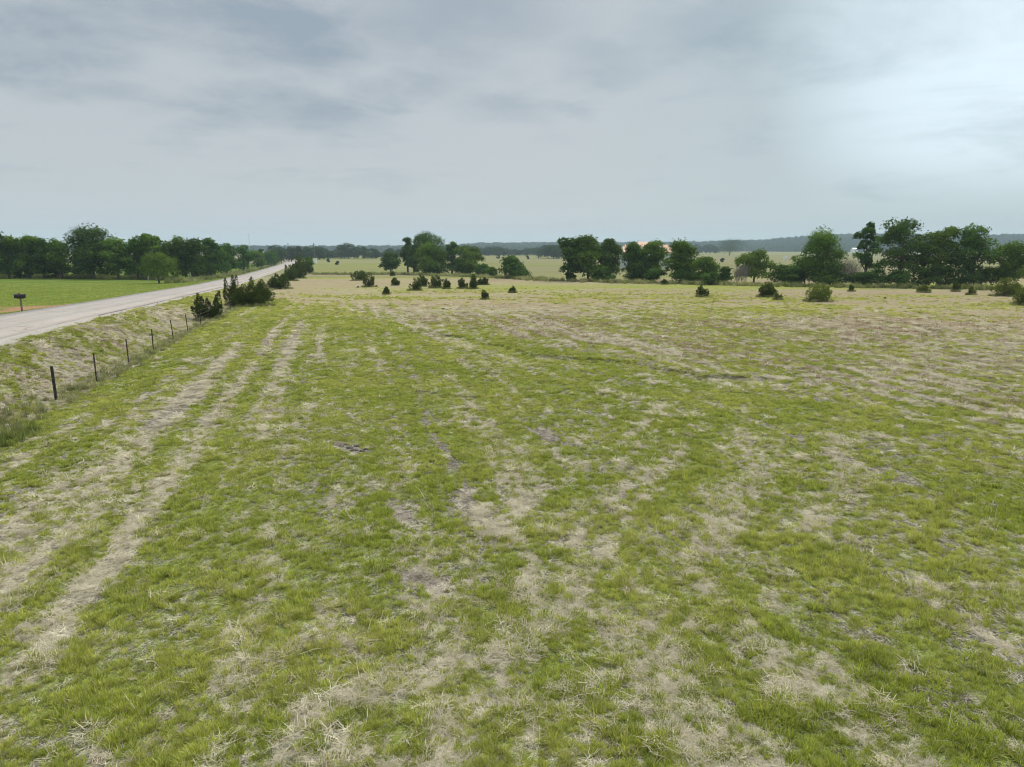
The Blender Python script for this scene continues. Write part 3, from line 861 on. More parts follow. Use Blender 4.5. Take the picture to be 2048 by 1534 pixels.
# --- trees by the end of the road
T(574, 592, 494, 524, 'narrow bluish tree beside the road end', kind='far', leaves=2000, base=.03, shape='oval')
T(590, 607, 493, 524, 'wispy tall tree right of the narrow bluish tree', kind='far', leaves=1500, base=.05, shape='oval', gap=1)
T(603, 626, 514, 546, 'light green leafy tree before the utility pole', kind='mid', leaves=2600, base=.03)

# --- middle group
T(762, 800, 505, 546, 'small round tree standing alone left of the middle grove', kind='dark', leaves=3400, base=.16)
T(804, 828, 477, 545, 'slim dark tree at the left end of the middle grove', kind='dark', leaves=2800, base=.15, shape='oval')
T(818, 884, 467, 546, 'tallest domed dark tree of the middle grove', kind='dark', leaves=7500, base=.16, nb=22)
T(830, 890, 488, 549, 'dense green tree in front of the tall domed tree', kind='mid', leaves=6000, base=.04)
T(816, 840, 514, 547, 'dark bush at the left foot of the domed tree', kind='dark', leaves=1500, base=.0, name='bush', cat='bush', nb=8, nlimb=2)
T(886, 922, 486, 548, 'two-peaked tree right of the dense green tree', kind='dark', leaves=3800, base=.05, gap=1)
T(912, 968, 493, 549, 'light crowned tree at the right of the middle grove', kind='mid', leaves=5200, base=.06)
T(950, 982, 528, 553, 'low dark bush at the right foot of the middle grove', kind='dark', leaves=1700, base=.0, name='bush', cat='bush', nlimb=2)
T(974, 995, 534, 555, 'small olive bush beside the low dark bush of the grove', kind='mid', leaves=900, base=.0, name='bush', cat='bush', nlimb=2)
T(996, 1054, 513, 557, 'large dark mounded bush alone right of the middle grove', kind='dark', leaves=4800, base=.0, shape='cone', name='bush', cat='bush')
# --- grove A, B, C in the centre right
T(1111, 1168, 478, 562, 'gappy dark tree at the left end of the centre grove', kind='dark', leaves=4600, base=.2, gap=1, nb=15)
T(1145, 1208, 474, 562, 'bright green spiky topped tree in the centre grove', kind='mid', leaves=6500, base=.1, nb=18, shape='cone')
T(1190, 1242, 480, 562, 'dark green tree at the right of the spiky topped tree', kind='dark', leaves=5000, base=.14)
T(1241, 1292, 487, 564, 'dark tree in front of the left part of the tan roof', kind='dark', leaves=5600, base=.12)
T(1280, 1332, 484, 564, 'green topped tree in front of the middle of the tan roof', kind='mid', leaves=5200, base=.1)
T(1330, 1394, 484, 566, 'pointed green tree right of the tan roof', kind='mid', leaves=6800, base=.05, shape='cone')
T(1380, 1434, 515, 568, 'lower spreading tree right of the pointed green tree', kind='mid', leaves=4800, base=.05)
T(1404, 1438, 545, 570, 'dark low bush below the spreading tree', kind='dark', leaves=1800, base=.0, name='bush', cat='bush', nlimb=2)
T(1436, 1463, 534, 567, 'dark jagged bush between the spreading and light green trees', kind='dark', leaves=1900, base=.0, shape='cone', name='bush', cat='bush', nlimb=2)
T(1472, 1542, 501, 566, 'light yellow-green tree with open branches', kind='light', leaves=4200, base=.15, gap=1, nb=15)
T(1541, 1604, 530, 570, 'dark spreading bush left of the large right tree', kind='dark', leaves=3600, base=.0, name='bush', cat='bush')
T(1578, 1640, 512, 570, 'leaning green side tree at the left of the large right tree', kind='mid', leaves=4200, base=.15)
T(1602, 1684, 462, 571, 'large single tree with a full crown right of centre', kind='mid', leaves=9500, base=.1, nb=24)
T(1620, 1690, 540, 572, 'dark bush at the foot of the large single tree', kind='dark', leaves=2800, base=.0, name='bush', cat='bush', nlimb=3)
# --- right hand grove
T(1706, 1752, 449, 571, 'tall thin sparse tree at the left of the right grove', kind='dark', leaves=3600, base=.25, gap=1, nb=15, lean=-.03)
T(1748, 1846, 443, 573, 'tallest lacy tree of the right grove', kind='dark', leaves=8500, base=.22, gap=1, nb=26)
T(1842, 1912, 458, 574, 'broad tree in the middle of the right grove', kind='mid', leaves=6800, base=.18, gap=1, nb=20)
T(1898, 1984, 455, 575, 'open crowned tree with sky showing through in the right grove', kind='dark', leaves=6500, base=.25, gap=1, nb=20)
T(1972, 2048, 486, 576, 'dense green tree at the right end of the right grove', kind='mid', leaves=7000, base=.05)
T(2030, 2110, 484, 578, 'green tree cut by the right edge of the photo', kind='mid', leaves=6000, base=.05)
UL = ['just right of the leafless grey brush', 'under the left side of the tallest lacy tree', 'under the right side of the tallest lacy tree', 'between the lacy tree and the broad tree', 'under the broad tree of the right grove', 'under the left of the open crowned tree', 'under the right of the open crowned tree', 'at the left foot of the large single tree', 'below the green topped tree by the tan roof', 'below the dark tree by the tan roof', 'at the right foot of the spiky topped tree', 'below the pointed green tree', 'at the left end of the centre grove', 'below the dense green tree of the middle grove', 'below the light crowned tree of the middle grove']
for i, (a, b, t_, by, kd) in enumerate([(1690, 1740, 545, 572, 'dark'), (1728, 1778, 538, 573, 'dark'), (1768, 1822, 541, 574, 'dark'), (1812, 1862, 534, 574, 'dark'),
                                        (1852, 1900, 532, 575, 'dark'), (1890, 1950, 538, 575, 'dark'), (1935, 1990, 534, 575, 'dark'), (1560, 1600, 548, 571, 'dark'),
                                        (1290, 1330, 538, 565, 'dark'), (1250, 1300, 536, 564, 'dark'), (1180, 1230, 536, 563, 'dark'), (1340, 1400, 538, 567, 'dark'),
                                        (1130, 1150, 545, 562, 'dark'), (850, 900, 525, 549, 'dark'), (900, 950, 525, 549, 'dark')]):
    T(a, b, t_, by, 'dark understorey shrub ' + UL[i], kind=kd, leaves=2000, base=.0, nb=9, name='shrub', cat='shrub', group='understorey beneath the groves', nlimb=3)
T(1425, 1492, 478, 511, 'hazy spreading oak alone in the far dry field', kind='far', leaves=4000, base=.12, leaf=.55, nb=18)

for i, (a, b, t_, by) in enumerate([(992, 1000, 508, 518), (670, 678, 522, 530), (1052, 1059, 511, 519), (1583, 1591, 512, 520), (1703, 1710, 506, 513), (1441, 1450, 516, 525), (1076, 1084, 508, 516), (652, 659, 517, 525)]):
    T(a, b, t_, by, ['small dark bush alone in the dry far field below the hazy line', 'low bush on the green strip right of the utility pole', 'low far bush right of the lone far field bush',
                     'small bush right of the tiny far shed', 'far dark bush below the white hill shed', 'far low bush below the hazy oak', 'far bush just left of the centre grove', 'tiny bush nearest the utility pole in the far field'][i],
      kind='far', leaves=500, base=0, nb=6, name='bush', cat='bush', nlimb=1)
# --- leafless grey brush
def dead_brush(x0, x1, top, by, label, seed, n=70):
    p = at((x0 + x1) / 2, by); r = np.random.default_rng(seed)
    w = size_at(p, x1 - x0); h = size_at(p, by - top)
    root = empty('dead_bush', p, 0, label, 'dead bush')
    for nm, cnt, rad in (('stem', 9, .05), ('twig', n, .022)):
        mb = MB()
        for i in range(cnt):
            s = Vector((r.uniform(-.35, .35) * w, r.uniform(-.25, .25) * w, -.05 if nm == 'stem' else r.uniform(.1, .6) * h))
            e = Vector((s.x + r.uniform(-.35, .35) * w, s.y + r.uniform(-.3, .3) * w, min(h, s.z + r.uniform(.35, .9) * h)))
            m_ = (s + e) / 2 + Vector((r.uniform(-.1, .1) * w, r.uniform(-.1, .1) * w, .03 * h))
            mb.tube([s, m_, e], [rad, rad * .7, rad * .25], 4)
        o = mb.build(nm, grey_bark, root)
    return root


dead_brush(1668, 1724, 520, 571, 'leafless grey brush between the large tree and right grove', 5, 260)
dead_brush(1464, 1498, 530, 567, 'leafless brownish brush at the left of the light green tree', 6, 150)

# --- far tree lines: copies of a few light crowns
far_src = []
for i in range(5):
    t_ = tree((0, 0, 0), 11 + i, 10 + (i % 3) * 1.5, None, kind='far', seed=700 + i, leaves=1100, leaf=.8, base=.02, nb=12, name='far_tree', nlimb=2)
    far_src.append(t_)


def copy_tree(src, loc, rz, s, label, group):
    c = src.copy(); link(c)
    c.location = loc; c.rotation_euler = (0, 0, rz); c.scale = s
    tag(c, label, 'tree', group)
    for ch in src.children:
        d = ch.copy(); link(d); d.parent = c
    return c


used_src = set()


def place_far(i, loc, rz, s, label, group):
    k = i % 5; src = far_src[k]
    if k not in used_src:
        used_src.add(k)
        src.location = loc; src.rotation_euler = (0, 0, rz); src.scale = s; tag(src, label, 'tree', group)
        return
    copy_tree(src, loc, rz, s, label, group)


def at_depth(px, Y):
    x = (px - 1024) / FPX * (Y * math.cos(PITCH) + CAM_H * math.sin(PITCH) + .6)
    return Vector((x, Y, float(H(x, Y)) - .1))


def far_row(x0, x1, step, Yf, hpx, label, group, jit=.35):
    px = x0; i = 0
    while px < x1:
        Y = Yf(px) * random.uniform(.96, 1.05)
        p = at_depth(px, Y)
        hh = hpx(px) / FPX * Y * random.uniform(.8, 1.12)
        s = hh / 11
        place_far(random.randint(0, 99), p, random.uniform(0, 6.28), (s * random.uniform(.95, 1.4), s * 1.1, s), label, group)
        px += step * random.uniform(1 - jit, 1 + jit); i += 1


far_row(618, 830, 9, lambda p: 620, lambda p: 19 + 5 * math.exp(-((p - 705) / 22) ** 2), 'dark tree in the distant line behind the left far field', 'trees in the distant line left of the middle grove')
far_row(545, 640, 8, lambda p: 560, lambda p: 24, 'bluish tree in the distance beyond the road end', 'trees beyond the end of the road')
far_row(880, 1130, 8.5, lambda p: 900, lambda p: 16 + 3 * math.sin(p / 17), 'hazy tree in the distant line between the two central groves', 'trees in the distant line behind the centre')
far_row(1096, 1126, 10, lambda p: 640, lambda p: 28, 'hazy taller tree just left of the centre grove', 'hazy trees left of the centre grove')
far_row(1200, 1440, 9, lambda p: 1250, lambda p: 15, 'blue hazy tree in the line behind the tan roofed building', 'trees behind the tan roofed building')

# far woods on the hills: one mass
wr = np.random.default_rng(33)
n = 26000
th = wr.uniform(R(-43), R(43), n); rd_ = np.sqrt(wr.uniform(1650 ** 2, 2900 ** 2, n))
x, y = rd_ * np.sin(th), rd_ * np.cos(th)
front = 1950 + 260 * (fbm(th * 9, th * 0, 3, 3) - .5)
k = (rd_ > front) & (y > 300)
x, y = x[k], y[k]
n = len(x)
z = H(x, y) - .5
s = wr.uniform(.75, 1.35, n)
protos = []
for i in range(3):
    r = np.random.default_rng(50 + i)
    V, F, t = leaf_cloud(crown_blobs(15, 10, 0, r, 8), 130, 2.2, r)
    protos.append(bpy.data.objects.new('crown', mesh_np('crown', V, F, L_far, attrs=dict(tint=t))))
o = scatter('woodland', np.stack([x, y, z], -1), np.stack([0 * x, 0 * x, wr.uniform(0, 6.28, n)], -1), np.stack([s, s, s * wr.uniform(.8, 1.2, n)], -1), wr.integers(0, 3, n), protos)
tag(o, 'blue hazy woods covering the far low hills', 'woodland', kind='stuff')


# ------------------------------------------------------------------ junipers
def juniper_mesh(w, h, seed, n=2600, blade=.09, plumes=16, lean=.0, mat=None, spread=1.0):
    r = np.random.default_rng(seed)
    V = []; T_ = []
    per = n // plumes
    for i in range(plumes):
        a = r.uniform(0, 6.283); u = math.sqrt((i + .5) / plumes) * spread
        base = np.array([math.cos(a) * u * w * .16, math.sin(a) * u * w * .16, 0])
        L = h * (1.0 - .6 * u ** 2) * r.uniform(.78, 1.05)
        tip = np.array([math.cos(a) * u * w * .46 + lean * h, math.sin(a) * u * w * .46, max(L, .22 * h)])
        t = r.uniform(0, 1, per) ** .8
        axis = tip - base
        c = base + t[:, None] * axis
        rad = w * .185 * np.sin(np.pi * np.clip(t * .84 + .15, 0, 1)) ** .8 * (1.15 - .6 * t) * np.sqrt(r.uniform(.3, 1, per))
        d = r.normal(size=(per, 3)); d[:, 2] *= .35; d /= np.linalg.norm(d, axis=1)[:, None]
        p = c + d * rad[:, None]
        g_ = d * .55 + axis / np.linalg.norm(axis) * .9 + r.normal(size=(per, 3)) * .25; g_ /= np.linalg.norm(g_, axis=1)[:, None]
        sd = np.cross(g_, r.normal(size=(per, 3))); sd /= np.linalg.norm(sd, axis=1)[:, None]
        s = blade * r.uniform(.7, 1.5, per)[:, None]
        V.append(np.stack([p - sd * s * .28, p + g_ * s * .7 - sd * s * .2, p + g_ * s * 1.7, p + g_ * s * .6 + sd * s * .28], 1))
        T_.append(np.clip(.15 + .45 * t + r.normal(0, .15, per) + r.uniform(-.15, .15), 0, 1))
    V = np.concatenate(V).reshape(-1, 3); V[:, 2] = np.maximum(V[:, 2], .02)
    t = np.concatenate(T_).repeat(4)
    x0, x1 = np.percentile(V[:, 0], [.5, 99.5]); zt = np.percentile(V[:, 2], 99.7)
    V[:, 0] = (V[:, 0] - (x0 + x1) / 2 * .8) * w / (x1 - x0); V[:, 1] *= w / (x1 - x0); V[:, 2] *= h / zt
    return mesh_np('foliage', V, np.arange(len(V)).reshape(-1, 4), mat or L_jun, attrs=dict(tint=t))


BUSHES = []


def juniper(cx, by, wpx, hpx, label, seed=None, n=2400, plumes=15, group=None, mat=None, lean=0, name='juniper_bush', cat='bush'):
    p = at(cx, by); w = size_at(p, wpx); h = size_at(p, hpx)
    root = empty(name, p, 0, label, cat, group)
    seed = seed or int(cx * 3 + by)
    BUSHES.append((p.x, p.y, w))
    blade = max(.05, depth(p) * .0011)
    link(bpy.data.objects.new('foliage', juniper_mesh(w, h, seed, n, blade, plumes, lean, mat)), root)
    mb = MB(); r = np.random.default_rng(seed)
    for i in range(5):
        a = r.uniform(0, 6.28)
        mb.tube([(0, 0, -.1), (math.cos(a) * w * .08, math.sin(a) * w * .08, h * .25), (math.cos(a) * w * .22, math.sin(a) * w * .22, h * .6)], [.05 * h / 2, .035 * h / 2, .01], 5)
    mb.build('stem', bark, root)
    return root


J = juniper
J(412, 641, 40, 52, 'ragged dark juniper nearest the drone on the fence line', n=7000, plumes=13, lean=-.08)
J(436, 637, 26, 54, 'thin upright juniper plume at the right of the nearest fence juniper', n=2600, plumes=5, lean=.12)
J(468, 617, 18, 30, 'small narrow juniper before the largest fence juniper', n=1600, plumes=7)
J(466, 611, 38, 59, 'tall pointed juniper at the left of the largest fence juniper', n=5000, plumes=11)
J(508, 612, 68, 54, 'largest and widest dark juniper on the fence line', n=11000, plumes=34)
J(527, 603, 30, 42, 'dark juniper at the right shoulder of the widest fence juniper', n=3000, plumes=14)
J(558, 578, 42, 30, 'low spreading juniper beside the pale wooden post', n=4500, plumes=20)
J(580, 562, 30, 32, 'dark juniper beyond the pale wooden post', n=3500, plumes=14)
J(598, 557, 26, 46, 'tall dark juniper near the end of the fence line', n=3500, plumes=14)
J(616, 547, 20, 22, 'small rounded juniper at the end of the fence line', n=1800, plumes=12)
mid_b = [(717, 561, 27, 20, 'leftmost rounded juniper of the mid field pair'), (738, 574, 24, 29, 'upright juniper at the right of the mid field pair'),
         (773, 589, 12, 16, 'tiny pointed juniper below the small round tree'), (791, 571, 17, 16, 'small open juniper right of the mid field pair'),
         (785, 552, 10, 10, 'tiny bush in the shade of the small round tree'),
         (831, 581, 26, 25, 'broad juniper with a twin behind it in the mid field'), (845, 573, 21, 23, 'juniper standing behind the broad mid field juniper'),
         (873, 576, 30, 25, 'wide spiky juniper in the mid field before the grove'), (894, 578, 14, 20, 'narrow juniper touching the right of the wide spiky one'),
         (926, 577, 20, 21, 'left juniper of the close upright pair before the grove'), (947, 578, 18, 29, 'taller right juniper of the close upright pair'),
         (966, 570, 21, 15, 'low wide juniper just right of the upright pair'), (970, 599, 15, 19, 'small juniper closest to the drone in the mid field'),
         (1025, 586, 13, 14, 'small spiky juniper alone below the large mounded bush'), (1329, 569, 13, 11, 'small dark bush at the foot of the centre grove'),
         (1404, 594, 24, 23, 'compact dark juniper alone before the spreading tree')]
for cx, by, w, h, lb in mid_b: J(cx, by, w, h, lb, n=1500, plumes=12)
J(1535, 594, 34, 29, 'dense round juniper with a small one beside it', n=3600, plumes=30)
J(1556, 600, 15, 18, 'small olive juniper at the right of the dense round one', n=900, plumes=7, mat=L_olive)
J(1638, 603, 46, 36, 'large olive tipped juniper in the right field', n=4600, plumes=24, mat=L_olive, lean=.12)
J(1702, 583, 10, 14, 'tiny dark juniper before the leafless brush', n=600, plumes=6)
J(1847, 585, 22, 15, 'low olive bush before the middle of the right grove', n=1400, plumes=12, mat=L_olive)
J(1911, 583, 15, 22, 'small upright dark bush before the right grove', n=1000, plumes=8)
J(1943, 590, 16, 18, 'small olive juniper between the upright bush and the right edge', n=1000, plumes=8, mat=L_olive)
J(2012, 592, 50, 36, 'large spreading olive juniper near the right edge', n=4600, plumes=24, mat=L_olive)
J(2046, 610, 36, 38, 'bright olive juniper cut by the right edge of the photo', n=3600, plumes=18, mat=L_olive)


# low dark clods and weeds out on the dry field
clod_m = simple('dark_clod', (.045, .04, .032), (.11, .09, .065), 14, .95, .8)


def mound(cx, by, wpx, hpx, label, seed):
    import bmesh
    p = at(cx, by); w = size_at(p, wpx); h = size_at(p, hpx)
    bm = bmesh.new(); bmesh.ops.create_icosphere(bm, subdivisions=3, radius=1)
    for v in bm.verts:
        k = 1 + .5 * (float(fbm(v.co.x * 2 + seed, v.co.y * 2 + v.co.z, seed, 3)) - .5)
        v.co = Vector((v.co.x * w / 2 * k, v.co.y * w / 2.4 * k, v.co.z * h * k))
    me = bpy.data.meshes.new('dirt_mound'); bm.to_mesh(me); bm.free(); me.materials.append(clod_m)
    o = link(bpy.data.objects.new('dirt_mound', me)); o.location = p
    return tag(o, label, 'dirt mound')


mound(635, 632, 9, 3, 'small dark dirt mound on the wheel tracks near the fence', 1)
mound(886, 619, 9, 3, 'brown dirt mound alone in the middle of the field', 2)
mound(716, 575, 6, 3, 'tiny dark mound below the mid field juniper pair', 3)
mound(1691, 649, 6, 2, 'small dark mound beside the right field tracks', 4)
mound(1770, 597, 6, 3, 'tiny dark mound between the right field junipers', 5)
mound(1450, 690, 5, 2, 'tiny clod in the dry grass right of centre', 6)
mound(2036, 643, 6, 2.5, 'small dark mound near the right edge of the dry field', 7)
for k_, (a, b) in enumerate([(683, 893), (700, 896), (716, 892), (732, 899), (742, 894), (708, 901), (725, 903)]):
    p = mound(a, b, 12 + k_ % 3 * 3, 3.0, 'grey clod of turned soil in the foreground mole heap', 10 + k_)
    p['group'] = 'clods of the turned soil heap'; p['category'] = 'soil clod'; p.name = 'soil_clod'

# ------------------------------------------------------------------ weeds along hedges, verges and fence foot
wm = grass_mat('weed_blades', (.12, .17, .035), (.32, .36, .09), (.52, .48, .26), .3)
weeds = [blade_mesh('weed', 60, .3, .25, .75, .035, wm, .35, 500 + i) for i in range(3)]


def weed_line(name, label, pts, n, spread, smin, smax, seed, tone=(0, 1)):
    P = np.array([[*at(a, b)[:2]] for a, b in pts]); r = np.random.default_rng(seed)
    L = np.hypot(*(P[1:] - P[:-1]).T); cum = np.concatenate([[0], np.cumsum(L)])
    t = r.uniform(0, cum[-1], n)
    x = np.interp(t, cum, P[:, 0]) + r.normal(0, spread, n); y = np.interp(t, cum, P[:, 1]) + r.normal(0, spread, n)
    k = np.abs(road_s(x, y)) > 4.2
    x, y = x[k], y[k]; n = len(x)
    z = H(x, y); s = r.uniform(smin, smax, n)
    o = scatter(name, np.stack([x, y, z], -1), np.stack([r.normal(0, .1, n), r.normal(0, .1, n), r.uniform(0, 6.28, n)], -1), np.stack([s] * 3, -1), r.integers(0, 3, n), weeds, dict(tone=r.uniform(*tone, n)))
    return tag(o, label, 'weeds', kind='stuff')


weed_line('tall_weeds', 'tall rough weeds along the foot of the groves', [(620, 549), (760, 549), (830, 550), (1000, 556), (1100, 562), (1250, 566), (1440, 570), (1700, 575), (2048, 580)], 1100, 1.6, .4, 1.7, 1)
weed_line('fence_weeds', 'pale tall grass growing up through the wire fence', [(-150, 920), (0, 852), (113, 803), (195, 767), (259, 731), (308, 705), (348, 681), (402, 652), (450, 628), (546, 577)], 1000, .3, .2, .55, 2, (.6, 1))
weed_line('corner_weeds', 'leafy green weeds at the left edge below the first fence post', [(-80, 890), (60, 862)], 45, .5, .25, .6, 3, (0, .4))
weed_line('road_weeds', 'pale weeds along the far side of the road under the trees', [(350, 566), (430, 556), (480, 546), (560, 529)], 500, 1.3, .7, 1.8, 4, (.3, 1))
weed_line('lawn_edge_weeds', 'rough weeds between the lawn and the dark tree row', [(-40, 556), (120, 556), (300, 559), (360, 561)], 700, 1.0, .7, 1.7, 5, (0, .6))

fr = np.random.default_rng(77); bx_, by_, bs_ = [], [], []
for (x, y, w) in BUSHES:
    m_n = int(14 + 22 * w)
    a = fr.uniform(0, 6.283, m_n); q = w * fr.uniform(.12, .62, m_n)
    bx_ += list(x + np.cos(a) * q); by_ += list(y + np.sin(a) * q); bs_ += list(fr.uniform(.25, .75, m_n))
bx_, by_, bs_ = np.array(bx_), np.array(by_), np.array(bs_); m_n = len(bx_)
tag(scatter('bush_foot_grass', np.stack([bx_, by_, H(bx_, by_)], -1), np.stack([fr.normal(0, .12, m_n), fr.normal(0, .12, m_n), fr.uniform(0, 6.28, m_n)], -1), np.stack([bs_] * 3, -1),
            fr.integers(0, 3, m_n), weeds, dict(tone=fr.uniform(.2, 1, m_n))), 'unmown grass left standing round the feet of the junipers', 'grass', kind='stuff')

# ------------------------------------------------------------------ wire fence along the road
post_m = simple('dark_steel_post', (.022, .018, .016), (.05, .035, .028), 12, .8)
wood_m = simple('weathered_wood', (.36, .33, .30), (.22, .19, .165), 8, .95, .5, stretch=(3, 3, .4))
pipe_m = simple('black_pipe', (.012, .011, .011), (.03, .026, .024), 9, .7)
wire_m = simple('rusty_wire', (.16, .11, .08), (.25, .22, .20), 9, .6, metal=.3)
fence_px = [(113, 803), (195, 767), (259, 731), (308, 705), (348, 681), (377, 667), (402, 652)]
pts = [at(a, b) for a, b in fence_px]
fence = empty('wire_fence', pts[0], 0, 'wire fence on thin dark steel posts between the road verge and meadow', 'fence')
d0 = (pts[0] - pts[3]); d0.z = 0; d0 = d0.normalized() * 4.4
before = []
for i in range(1, 5):
    q = pts[0] + d0 * i; q.z = float(H(q.x, q.y)); before.append(q)
more = []
for k_ in range(1, 22):
    q = pts[-1] + (at(546, 577) - pts[-1]) * (k_ / 12.0); q.z = float(H(q.x, q.y)); more.append(q)
allp = before[::-1] + pts + more


def tpost(h):
    mb = MB()
    mb.box((-.006, -.03, -.3), (.006, .03, h)); mb.box((.0065, -.005, -.3), (.045, .005, h))
    for i in range(8): mb.box((-.016, -.012, .25 + i * .12), (-.0065, .012, .265 + i * .12))
    return mb.mesh('post', post_m)


tp = tpost(1.32)
pr = random.Random(3)
tops = []
for i, q in enumerate(allp):
    loc = q - fence.location
    if i == len(before):                        # thick black corner post
        o = MB().tube([(0, 0, -.4), (0, 0, 1.30), (0, 0, 1.36)], [.052, .052, .04], 12).build('corner_post', pipe_m, fence)
    elif i == len(before) + len(pts) + 11 or i in (len(allp) - 1, ):
        o = MB().tube([(0, 0, -.4), (.01, 0, .8), (0, 0, 1.5), (0, 0, 1.53)], [.1, .09, .085, .05], 9).build('wooden_post', wood_m, fence)
    else:
        o = link(bpy.data.objects.new('post', tp), fence)
    o.location = loc; lx, ly = pr.uniform(-.05, .08), pr.uniform(-.05, .05)
    o.rotation_euler = (lx, ly + .03, math.atan(-FK) + math.pi)
    tops.append((loc, lx, ly))
for hgt in (.35, .62, .90, 1.18):
    cu = MB(); P = []
    for i, (loc, lx, ly) in enumerate(tops):
        P.append(loc + Vector((ly * hgt + .02, -lx * hgt, hgt)))
        if i < len(tops) - 1:
            nl = tops[i + 1][0]
            P.append((loc + nl) / 2 + Vector((0, 0, hgt - .03)))
    cu.tube(P, .005, 4); cu.build('wire', wire_m, fence)

# pale posts in front of the left row
for i, (a, b, t_) in enumerate([(297, 561, 551), (345, 560, 551), (381, 560, 545)]):
    p = at(a, b)
    o = MB().tube([(0, 0, -.3), (0, 0, size_at(p, b - t_)), (0, 0, size_at(p, b - t_) + .05)], [.13, .12, .07], 9).build('fence_post', wood_m)
    o.location = p
    tag(o, ['pale wooden post left of the small lawn tree', 'short pale wooden post right of the small lawn tree', 'tallest pale wooden post near the road before the dark trees'][i], 'fence post')

# ------------------------------------------------------------------ mailbox
mp = at(44.5, 623)
mbx = empty('mailbox', mp, R(-62), 'black rounded mailbox on a wooden post beside the road', 'mailbox')
mail_m = simple('black_mailbox', (.012, .012, .014), (.02, .02, .022), 3, .35, metal=.2)
red_m = simple('dull_red', (.25, .03, .02), (.2, .03, .02), 3, .5)
postw = simple('brown_post', (.25, .19, .15), (.16, .12, .09), 8, .95, .4, stretch=(3, 3, .4))
MB().box((-.055, -.055, -.4), (.055, .055, .92)).build('post', postw, mbx, .006)
MB().box((-.09, -.2, .92), (.09, .2, .955)).build('mounting_board', postw, mbx, .004)
prof = [(-.14, .0), (.14, .0)] + [(.14 * math.cos(t), .17 + .13 * math.sin(t)) for t in np.linspace(0, math.pi, 13)]


def prism(prof, y0, y1):
    n = len(prof); vs = [(a, y0, b) for a, b in prof] + [(a, y1, b) for a, b in prof]
    return vs, [tuple(range(n)), tuple(range(n, 2 * n))[::-1]] + [(i, i + n, (i + 1) % n + n, (i + 1) % n) for i in range(n)]


m_ = MB(); m_.add(*prism(prof, -.33, .33)); o = m_.build('box', mail_m, mbx); o.location.z = .96
dprof = [(a * 1.03, (b - .14) * 1.03 + .14) for a, b in prof]
m_ = MB(); m_.add(*prism(dprof, -.352, -.332)); m_.box((-.02, -.372, .24), (.02, -.354, .27)); o = m_.build('door', mail_m, mbx); o.location.z = .96
m_ = MB(); m_.box((.152, -.1, .12), (.158, -.07, .36)); m_.box((.152, -.1, .29), (.158, .02, .36)); o = m_.build('flag', red_m, mbx); o.location.z = .96

# ------------------------------------------------------------------ utility poles, cabinet, mast
pole_m = simple('pole_wood', (.12, .10, .09), (.08, .065, .06), 5, .9, .3, stretch=(3, 3, .3))
white_m = simple('white_paint', (.78, .78, .77), (.70, .70, .69), 3, .6)
grey_m = simple('galvanised', (.38, .39, .40), (.30, .31, .32), 6, .5, metal=.4)


def pole(px, top, by, label, rz):
    p = at(px, by); h = size_at(p, by - top)
    r = empty('utility_pole', p, rz, label, 'utility pole')
    MB().tube([(0, 0, -.5), (0, 0, h * .5), (0, 0, h)], [.30, .25, .22], 10).build('shaft', pole_m, r)
    MB().box((-1.2, -.07, h - .75), (1.2, .07, h - .6)).build('crossarm', pole_m, r, .01)
    for x in (-1.1, -.45, .45, 1.1): MB().tube([(x, 0, h - .6), (x, 0, h - .52), (x, 0, h - .42)], [.03, .06, .04], 8).build('insulator', grey_m, r)
    MB().tube([(.36, 0, h - 2.4), (.36, 0, h - 2.35), (.36, 0, h - 1.55), (.36, 0, h - 1.5)], [.12, .2, .2, .14], 10).build('transformer', grey_m, r)
    return r


pole(629.5, 487, 526, 'dark utility pole rising above the white cabinet by the far field', R(75))
pole(578, 487, 524, 'thin distant utility pole at the end of the road', R(80))
p = at(630.5, 527)
cab = empty('cabinet', p, R(10), 'white metal cabinet at the foot of the utility pole', 'cabinet')
w_, h_ = size_at(p, 6), size_at(p, 10)
MB().box((-w_ / 2, -w_ / 3, 0), (w_ / 2, w_ / 3, h_)).build('body', white_m, cab, .02)
MB().box((-w_ / 2 * .9, -w_ / 3 - .03, .1), (-.01, -w_ / 3 - .003, h_ * .93)).build('door', white_m, cab)
MB().box((.01, -w_ / 3 - .03, .1), (w_ / 2 * .9, -w_ / 3 - .003, h_ * .93)).build('door', white_m, cab)
MB().box((-w_ / 2 - .06, -w_ / 3 - .06, h_ + .003), (w_ / 2 + .06, w_ / 3 + .06, h_ + .09)).build('lid', white_m, cab)

mastp = at_depth(500, 1500)
mast = empty('radio_mast', mastp, 0, 'faint thin radio mast on the horizon above the left trees', 'radio mast')
HM = 40.0
for i in range(3):
    a = i * 2.094
    MB().tube([(math.cos(a) * .5, math.sin(a) * .5, 0), (math.cos(a) * .35, math.sin(a) * .35, HM)], .13, 5).build('leg', grey_m, mast)
b_ = MB()
for q in range(26):
    for i in range(3):
        a, c = i * 2.094, (i + 1) * 2.094; z0 = q * HM / 26; z1 = z0 + HM / 26
        b_.tube([(math.cos(a) * .45, math.sin(a) * .45, z0), (math.cos(c) * .45, math.sin(c) * .45, z1)], .05, 4)
b_.build('bracing', grey_m, mast)

# ------------------------------------------------------------------ buildings
roof_m = simple('tan_metal_roof', (.66, .40, .25), (.58, .35, .21), 1.5, .6, stretch=(6, .3, 1))
wall_m = simple('pale_green_wall', (.42, .48, .44), (.36, .42, .39), 1.2, .8)
trim_m = simple('cream_trim', (.7, .66, .58), (.62, .58, .5), 2, .7)
glass_m = simple('dark_window_glass', (.03, .04, .05), (.05, .06, .07), 2, .1)
bp = at_depth(1291, 300)
bld = empty('house', bp, R(-6), 'long pale house with a peach tan roof behind the centre grove trees', 'house')


def hw(px): return px / FPX * 300


